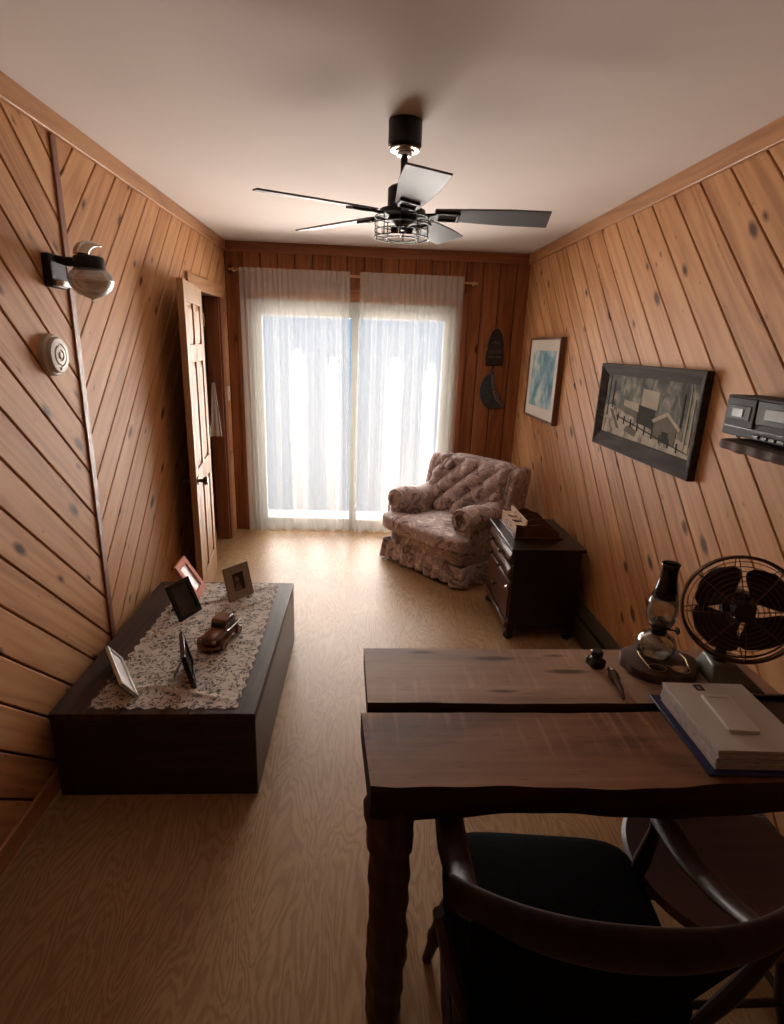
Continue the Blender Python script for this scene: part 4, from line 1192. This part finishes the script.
for x_ in (-0.046, 0.046):
    for y_ in (-0.06, 0.08):
        MB().lathe([(0.020, -0.007), (0.022, 0), (0.020, 0.007), (0.008, 0.008)], 18, T=Matrix.Translation((x_ + (0.008 if x_ > 0 else -0.008), y_, 0.022)) @ Matrix.Rotation(math.pi / 2 * (1 if x_ > 0 else -1), 4, 'Y')).build('wheel', 'toy_wood', tcar)
for x_ in (-0.03, 0.03):
    MB().lathe([(0.007, 0), (0.009, 0.006), (0.004, 0.010)], 12, T=Matrix.Translation((x_, -0.094, 0.050)) @ Matrix.Rotation(math.pi / 2, 4, 'X')).build('headlamp', 'brass', tcar)
MB().tube([(0.046, -0.010, 0.060), (0.046, 0.02, 0.055), (0.050, 0.11, 0.058)], 0.004, 8).build('side_trim', 'steel', tcar)

# ------------------------------------------------------------------ desk
dk = thing('rustic_desk', 'rustic desk of two thick slab planks on rough log legs', 'desk', (0, 0, 0))
def slab(name, x0, x1, y0, y1, z0, z1, mat, seed, wob, skew=0.0):
    rnd = random.Random(seed); n = 60
    ph = [rnd.uniform(0, 6.28) for _ in range(5)]
    def edge(x, k):
        return wob * (math.sin(x * 6 + ph[k]) + 0.6 * math.sin(x * 13 + ph[k + 1]) + 0.25 * math.sin(x * 41 + ph[k]))
    mb = MB(); v = []
    for i in range(n + 1):
        x = x0 + (x1 - x0) * i / n
        ya, yb = y0 + edge(x, 0), y1 + edge(x, 2) * 0.35
        zt = z1
        dip = 0.0
        v += [(x, ya + 0.006, z0 + 0.01 * math.sin(x * 9 + ph[4])), (x, ya - 0.004, (z0 + z1) / 2), (x, ya, zt - 0.010), (x, ya + 0.008, zt), (x, yb - 0.008, zt), (x, yb, zt - 0.008), (x, yb + 0.002, (z0 + z1) / 2), (x, yb - 0.005, z0 + 0.004)]
    v = [(a + skew * max(0, 1 - (a - x0) / 0.1) * (yb0 := max(0.0, (y1 - b_) / (y1 - y0))), b_, c_) for a, b_, c_ in v]
    f = []
    for i in range(n):
        for k in range(8):
            k2 = (k + 1) % 8; f.append((i * 8 + k, i * 8 + k2, (i + 1) * 8 + k2, (i + 1) * 8 + k))
    f.append(tuple(range(8))); f.append(tuple(n * 8 + k for k in range(8))[::-1])
    top = [q for q in f if len(q) == 4 and q[0] % 8 == 3]
    rest = [q for q in f if q not in top]
    mb.add(v, top, mat); b_ = len(mb.v) - len(v)
    k_ = mb.slot('bark_edge')
    for q in rest: mb.f.append(list(q)); mb.mi.append(k_); mb.tone.append(0); mb.uv.append([(0, 0)] * len(q))
    return mb.build(name, None, dk, smooth=40)
slab('plank', 0.010, 1.30, 0.918, 1.178, 0.675, 0.75, 'desk_top', 3, 0.006, 0.022)
slab('plank', 0.017, 1.150, 1.200, 1.482, 0.690, 0.75, 'desk_top_pale', 8, 0.0022, 0.010)
def log_leg(x, y, r, seed, top=0.70):
    rnd = random.Random(seed); ph = [rnd.uniform(0, 6.28) for _ in range(6)]
    def fn(u, v):
        a = u * 2 * math.pi; z = top * v
        rr = r * (1.10 - 0.18 * (1 - v) + 0.06 * math.sin(v * 7 + ph[0])) * (1 + 0.07 * math.sin(3 * a + ph[1] + v * 5) + 0.05 * math.sin(7 * a + v * 23 + ph[2]) + 0.05 * math.sin(v * 47 + 2 * a + ph[3]))
        if 0.80 < v < 0.99: rr *= 1.10
        return (x + rr * math.cos(a), y + rr * math.sin(a), z)
    mb = MB(); mb.grid(fn, 30, 50, closed_u=True)
    mb.f += [list(range(30))[::-1], [50 * 30 + k for k in range(30)]]
    for _ in range(2): mb.mi.append(0); mb.tone.append(0); mb.uv.append([(0, 0)] * 30)
    return mb.build('leg', 'bark_wood', dk, smooth=60)
log_leg(0.080, 0.975, 0.045, 2, 0.685); log_leg(0.10, 1.40, 0.042, 6, 0.695); log_leg(1.08, 1.40, 0.042, 9, 0.695); log_leg(1.22, 0.985, 0.042, 12, 0.685)
rbox((0.06, 1.05, 0.640), (0.12, 1.40, 0.688)).build('cross_rail', 'bark_wood', dk, bevel=0.006)
rbox((1.06, 1.05, 0.640), (1.14, 1.40, 0.688)).build('cross_rail', 'bark_wood', dk, bevel=0.006)
DZT = 0.75

# wood slice
mb = MB()
def slicefn(u, v):
    a = u * 2 * math.pi; r_ = 1 + 0.03 * math.sin(5 * a + 1) + 0.02 * math.sin(11 * a)
    k = [(1.0, 0.0), (1.03, 0.010), (1.0, 0.026), (0.90, 0.030), (0.0, 0.030)][round(v * 4)]
    return (0.106 * r_ * k[0] * math.cos(a), 0.092 * r_ * k[0] * math.sin(a), k[1])
mb.grid(slicefn, 48, 4, closed_u=True)
mb.f.append(list(range(48))[::-1]); mb.mi.append(0); mb.tone.append(0); mb.uv.append([(0, 0)] * 48)
o = mb.build('wood_slice', 'shelf_bark', loc=(0.872, 1.375, DZT + 0.0005), smooth=50)
tag(o, 'dark round bark-edged wood slice under the oil lamp', 'wood slice')

# oil lamp
ol = thing('oil_lamp', 'glass oil lamp with a soot-blackened chimney on the wood slice', 'oil lamp', (0.864, 1.392, DZT + 0.031))
MB().lathe([(0.030, 0.0), (0.046, 0.004), (0.052, 0.020), (0.054, 0.040), (0.046, 0.060), (0.028, 0.072), (0.018, 0.076)], 28).build('oil_font', 'clear_glass', ol, solid=0.003)
MB().lathe([(0.028, 0.004), (0.042, 0.010), (0.045, 0.034), (0.001, 0.034)], 24).build('oil', 'clear_glass', ol)
MB().lathe([(0.017, 0.072), (0.022, 0.078), (0.022, 0.092), (0.030, 0.098), (0.028, 0.108), (0.014, 0.112), (0.010, 0.122)], 24).build('burner', 'black_metal', ol)
mb = MB(); mb.tube([(0.020, -0.004, 0.086), (0.046, -0.012, 0.086)], 0.0025, 8); mb.lathe([(0.010, -0.002), (0.011, 0), (0.010, 0.003)], 14, T=Matrix.Translation((0.047, -0.0125, 0.086)) @ Matrix.Rotation(math.pi / 2, 4, 'Y'))
mb.build('wick_knob', 'black_metal', ol)
lower = [(0.027, 0.098), (0.034, 0.110), (0.040, 0.128), (0.041, 0.148), (0.039, 0.168), (0.0345, 0.188)]
upper = [(0.0345, 0.188), (0.028, 0.213), (0.0225, 0.240), (0.021, 0.265), (0.022, 0.280), (0.024, 0.288)]
chm = MB().lathe(lower, 28, cap=False).build('glass_chimney', 'clear_glass', ol, solid=0.002)
MB().lathe(upper, 28, cap=False).build('sooted_glass', 'smoked_glass', chm, solid=0.002)

# spectacles in front of the lamp
sg = thing('spectacles', 'wire-rimmed spectacles lying on the wood slice before the lamp', 'spectacles', (0.868, 1.315, DZT + 0.033), (0, 0, R(-8)))
mb = MB()
for x_ in (-0.032, 0.032): mb.tube([(x_ + 0.024 * math.cos(2 * math.pi * k / 24), 0.019 * math.sin(2 * math.pi * k / 24), 0.003) for k in range(24)], 0.0012, 6, closed=True)
mb.tube([(-0.009, 0.006, 0.003), (0, 0.010, 0.005), (0.009, 0.006, 0.003)], 0.0012, 6)
mb.build('rims', 'brass', sg)
for s_ in (-1, 1):
    MB().tube([(s_ * 0.056, 0.004, 0.003), (s_ * 0.064, 0.055, 0.006), (s_ * 0.060, 0.085, 0.004)], 0.0013, 6).build('temple', 'brass', sg)
    MB().lathe([(0.022, 0.0), (0.022, 0.001)], 20, sy=0.79, T=Matrix.Translation((s_ * 0.032, 0, 0.0025))).build('lens', 'clear_glass', sg)

# ink bottle and brush
ib = thing('ink_bottle', 'small dark square glass ink bottle with a black cap near the lamp', 'ink bottle', (0.690, 1.385, DZT), (0, 0, R(12)))
rbox((-0.021, -0.021, 0), (0.021, 0.021, 0.026)).build('bottle', 'bottle_black', ib, bevel=0.005, segs=3)
MB().lathe([(0.018, 0.025), (0.013, 0.030), (0.013, 0.034)], 18).build('neck', 'bottle_black', ib)
MB().lathe([(0.017, 0.033), (0.0175, 0.046), (0.013, 0.050)], 18).build('cap', 'black_plastic', ib)
bh = thing('brush', 'short brown brush with a metal ferrule lying beside the ink bottle', 'brush', (0.716, 1.345, DZT + 0.0135))
d = (Vector((0.700, 1.225, 0)) - Vector((0.716, 1.345, 0))).normalized()
MB().tube([d * 0.0, d * 0.02], [0.010, 0.011], 12).build('ferrule', 'steel', bh)
MB().tube([d * 0.02, d * 0.045, d * 0.06], [0.012, 0.0135, 0.009], 12).build('handle_bulb', 'brush_brown', bh)
MB().tube([d * 0.06, d * 0.10, d * 0.125 + Vector((0, 0, -0.009))], [0.008, 0.006, 0.0035], 12).build('handle', 'brush_brown', bh)

# papers
pr = R(2.5)
fo = tag(MB().prism([(-0.012, -0.012), (0.225, -0.012), (0.225, 0.275), (-0.012, 0.275)], 0, 0.006, 'z').build('folder', 'folder_blue', loc=(0.778, 0.962, DZT + 0.0005), rot=(0, 0, R(-2)), bevel=0.002), 'dark blue folder lying on the desk under the paper stack', 'folder')
zz = DZT + 0.007
mb = MB(); n = 14
for k in range(n):
    j = random.uniform(-0.0025, 0.0025); j2 = random.uniform(-0.003, 0.003)
    mb.box((j, j2, k * 0.003), (0.205 + j, 0.250 + j2, k * 0.003 + 0.0026))
ps = tag(mb.build('paper_stack', 'paper_edge', loc=(0.786, 0.966, zz), rot=(0, 0, R(-2)), smooth=0), 'thick stack of loose white papers on the blue folder', 'papers')
zz += n * 0.003
bk = thing('booklet', 'pale booklet with a small dark stamp on top of the paper stack', 'booklet', (0.784, 0.964, zz), (0, 0, R(-2)))
def bkf(u, v): return (u * 0.205, v * 0.27, 0.006 + 0.004 * u * (1 - v))
MB().box((0, 0, 0), (0.205, 0.25, 0.006)).build('pages', 'paper_edge', bk, smooth=0)
MB().box((-0.002, -0.002, 0.006), (0.207, 0.252, 0.0085)).build('cover', 'paper', bk, bevel=0.001)
mb = MB(); mb.box((0.072, 0.218, 0.0085), (0.094, 0.244, 0.0090)); mb.build('stamp', 'ink_dark', bk, smooth=0)
MB().box((0.078, 0.224, 0.0088), (0.087, 0.237, 0.0094)).build('stamp_figure', 'ink_grey', bk, smooth=0)
zz += 0.0088
np_ = thing('note_pad', 'slim pale rounded note pad lying on the booklet', 'note pad', (0.842, 1.018, zz), (0, 0, R(-6)))
cor = []
for cx, cy, a0 in ((0.062, 0.008, -90), (0.062, 0.132, 0), (0.008, 0.132, 90), (0.008, 0.008, 180)):
    for k in range(5): cor.append((cx + 0.008 * math.cos(R(a0 + k * 22.5)), cy + 0.008 * math.sin(R(a0 + k * 22.5))))
MB().prism(cor, 0, 0.009, 'z').build('pad', 'pad_white', np_, bevel=0.0015)
mb = MB()
for k in range(11):
    x_ = 0.012 + k * 0.0045; mb.box((x_, 0.121, 0.009), (x_ + 0.003, 0.126, 0.0094))
mb.build('printed_line', 'ink_grey', np_, smooth=0)

# black tray with a dish
tr = thing('tray', 'black tray at the right end of the desk beside the papers', 'tray', (1.035, 0.945, DZT))
mb = MB(); mb.box((0, 0, 0.001), (0.26, 0.275, 0.008)); mb.box((0, 0, 0.008), (0.008, 0.275, 0.020)); mb.box((0.252, 0, 0.008), (0.26, 0.275, 0.020)); mb.box((0.008, 0, 0.008), (0.252, 0.008, 0.020)); mb.box((0.008, 0.267, 0.008), (0.252, 0.275, 0.020))
mb.build('tray_body', 'tray_black', tr, bevel=0.002)
di = tag(MB().lathe([(0.030, 0), (0.048, 0.010), (0.056, 0.030), (0.053, 0.030), (0.044, 0.012), (0.001, 0.006)], 32, cap=False).build('dish', 'bottle_black', loc=(1.185, 1.13, DZT + 0.009)), 'round glossy dark dish standing in the black tray', 'dish')

# ------------------------------------------------------------------ table fan
tf = thing('table_fan', 'old brown wire-cage table fan at the right end of the desk', 'table fan', (1.040, 1.325, DZT))
mb = MB()
v = [(-0.068, -0.055, 0), (0.068, -0.085, 0), (0.080, 0.065, 0), (-0.050, 0.075, 0), (-0.062, -0.030, 0.060), (-0.005, -0.048, 0.066), (0.010, 0.030, 0.066), (-0.045, 0.050, 0.060)]
mb.add(v, [(3, 2, 1, 0), (4, 5, 6, 7), (0, 1, 5, 4), (1, 2, 6, 5), (2, 3, 7, 6), (3, 0, 4, 7)])
mb.build('base', 'fan_base', tf, bevel=0.006, segs=3)
FC = Vector((-0.048, -0.065, 0.246)); nrm = Vector((-0.42, -0.87, 0.20)).normalized()
xa = nrm.cross(Vector((0, 0, 1))).normalized() * -1; ya = nrm.cross(xa)
if ya.z < 0: ya = -ya; xa = -xa
TF = frame_T(FC, xa, ya)
if (TF.to_3x3() @ Vector((0, 0, 1))).dot(nrm) < 0: TF = frame_T(FC, -xa, ya)
MB().tube([(-0.025, 0.0, 0.060), (-0.040, -0.015, 0.10), FC - nrm * 0.055 + Vector((0, 0, -0.05)), FC - nrm * 0.055], [0.020, 0.015, 0.018, 0.03], 14).build('neck', 'fan_brown', tf)
MB().lathe([(0.02, -0.105), (0.042, -0.095), (0.046, -0.05), (0.040, -0.025), (0.02, -0.018)], 24, T=TF).build('motor', 'fan_brown', tf)
MB().lathe([(0.022, -0.020), (0.026, 0.004), (0.018, 0.016), (0.002, 0.020)], 20, T=TF).build('hub', 'fan_brown', tf)
FR = 0.138
def fblade(k):
    a0 = R(90 * k + 50)
    def fn(u, v):
        r_ = 0.018 + 0.102 * v; half = R(8 + 36 * math.sin(min(1, v * 1.15) * math.pi * 0.62))
        if v > 0.8: half *= math.sqrt(max(0.05, 1 - ((v - 0.8) / 0.21) ** 2))
        a = a0 + half * (2 * u - 1)
        return (r_ * math.cos(a), r_ * math.sin(a), 0.016 * (2 * u - 1))
    return MB().grid(fn, 10, 12, T=TF)
for k in range(4): fblade(k).build('blade', 'fan_brown', tf, solid=0.0015, smooth=180)
mb = MB()
def tor(r_, z, wr_): mb.tube([(r_ * math.cos(2 * math.pi * k / 56), r_ * math.sin(2 * math.pi * k / 56), z) for k in range(56)], wr_, 6, closed=True, T=TF)
def zdome(r_): return 0.045 - 0.030 * (r_ / FR) ** 2
tor(FR, 0.008, 0.0042); tor(FR - 0.003, -0.030, 0.0025); tor(FR, -0.012, 0.0022)
for i in range(9): tor(0.030 + i * 0.0122, zdome(0.030 + i * 0.0122), 0.0011)
for k in range(8):
    a = 2 * math.pi * k / 8 + 0.2; c, s_ = math.cos(a), math.sin(a)
    mb.tube([(r_ * c, r_ * s_, z) for r_, z in ((0.020, zdome(0.02)), (0.08, zdome(0.08)), (0.13, zdome(0.13)), (FR, 0.008), (FR - 0.003, -0.03), (0.10, -0.055), (0.045, -0.06))], 0.0016, 6, T=TF)
mb.build('wire_cage', 'fan_wire', tf)
MB().lathe([(0.024, zdome(0.0) - 0.003), (0.024, zdome(0) + 0.001), (0.001, zdome(0) + 0.003)], 20, T=TF).build('cage_badge', 'fan_brown', tf)

# ------------------------------------------------------------------ captain's chair tucked under the desk
cc = thing('captains_chair', 'dark wooden armchair with black leather seat tucked under the desk', 'chair', (0.43, 0.86, 0), (0, 0, R(-5)))
cushion((-0.235, -0.20, 0.425), (0.225, 0.215, 0.475), n=10, puff=0.012).build('seat_cushion', 'leather_black', cc, smooth=180)
mb = MB(); mb.box((-0.225, -0.21, 0.395), (0.225, 0.205, 0.430)); mb.build('seat_frame', 'chair_wood', cc, bevel=0.012)
for sx_ in (-1, 1):
    for sy_ in (-1, 1):
        mb = MB(); p0 = Vector((sx_ * 0.18, sy_ * 0.16, 0.40)); p1 = Vector((sx_ * 0.245, sy_ * 0.225, 0.0))
        ks = [0, .12, .2, .3, .5, .65, .72, .8, 1]; rs = [.016, .018, .024, .018, .023, .019, .024, .016, .013]
        mb.tube([p0.lerp(p1, k) for k in ks], rs, 12); mb.build('leg', 'chair_wood', cc)
mb = MB()
for sx_ in (-1, 1): mb.tube([(sx_ * 0.213, -0.19, 0.19), (sx_ * 0.213, 0, 0.19), (sx_ * 0.213, 0.19, 0.19)], [.009, .014, .009], 10)
mb.tube([(-0.21, 0, 0.19), (0, 0, 0.19), (0.21, 0, 0.19)], [.009, .014, .009], 10)
mb.build('stretcher', 'chair_wood', cc)
# back bow: wide shallow curved rail, its ends reaching past the arms
rail = []
for k in range(25):
    q = -1 + k / 12
    rail.append((0.282 * q + 0.022, -0.290 + 0.085 * abs(q) ** 2.2, 0.790 - 0.012 * q * q))
def railfn(u, v):
    f_ = v * 24; i = min(23, int(f_)); t_ = f_ - i
    p = Vector(rail[i]).lerp(Vector(rail[i + 1]), t_)
    d_ = (Vector(rail[i + 1]) - Vector(rail[i])); d_.z = 0; d_.normalize(); nr = Vector((d_.y, -d_.x, 0))
    mid = math.sin(v * math.pi)
    hw, hh = 0.016, 0.034 + 0.010 * mid ** 2
    a = u * 2 * math.pi
    q = p + nr * hw * math.cos(a) ; q.z += hh * math.sin(a)
    return q
mb = MB(); mb.grid(railfn, 16, 60, closed_u=True)
mb.build('back_rail', 'chair_wood', cc, smooth=180)
for sx_ in (-1, 1):
    mb = MB()
    pts = [(sx_ * 0.222, -0.235, 0.775), (sx_ * 0.226, -0.15, 0.725), (sx_ * 0.230, -0.03, 0.675), (sx_ * 0.234, 0.07, 0.655), (sx_ * 0.232, 0.15, 0.645)]
    mb.tube(pts, [0.020, 0.024, 0.028, 0.030, 0.024], 14, flat=0.5); mb.build('arm_rest', 'chair_wood', cc, bevel=0)
    mb = MB()
    mb.tube([(sx_ * 0.215, 0.13, 0.42), (sx_ * 0.230, 0.132, 0.50), (sx_ * 0.245, 0.135, 0.58), (sx_ * 0.245, 0.14, 0.640)], [.013, .019, .013, .012], 12)
    mb.build('arm_post', 'chair_wood', cc)
    for (xa_, ya_, xb_, yb_, zb_) in ((0.20, -0.17, 0.275, -0.225, 0.755),):
        MB().tube([(sx_ * xa_, ya_, 0.42), (sx_ * (xa_ + xb_) / 2, (ya_ + yb_) / 2, 0.57), (sx_ * xb_, yb_, zb_)], [.011, .015, .010], 10).build('back_spindle', 'chair_wood', cc)
def padfn(u, v):
    q = 2 * u - 1; z = 0.478 + v * 0.285
    return (0.225 * q * (0.86 + 0.14 * v), -0.188 - 0.085 * v + 0.030 * abs(q) ** 2.2, z + 0.03 * (1 - v) * q * q)
MB().grid(padfn, 24, 10).build('back_pad', 'leather_black', cc, solid=0.022, smooth=180)

# round stool
sl = thing('stool', 'reddish brown round wooden stool under the desk right of the armchair', 'stool', (0.89, 1.005, 0))
MB().lathe([(0.205, 0.425), (0.222, 0.432), (0.225, 0.444), (0.216, 0.452), (0.13, 0.448), (0.001, 0.446)], 48).build('seat', 'stool_wood', sl)
for k in range(4):
    a = R(45 + 90 * k); c, s_ = math.cos(a), math.sin(a)
    p0 = Vector((0.13 * c, 0.13 * s_, 0.426)); p1 = Vector((0.225 * c, 0.225 * s_, 0.0))
    MB().tube([p0.lerp(p1, t_) for t_ in (0, .15, .25, .35, .6, .75, .85, 1)], [.015, .018, .026, .017, .024, .016, .022, .012], 12).build('leg', 'chair_wood', sl)
mb = MB()
for k in range(4):
    a, b_ = R(45 + 90 * k), R(135 + 90 * k); r_ = 0.188
    mb.tube([(r_ * math.cos(a), r_ * math.sin(a), 0.17), (r_ * math.cos(b_), r_ * math.sin(b_), 0.17)], 0.009, 10)
mb.build('stretcher', 'chair_wood', sl)
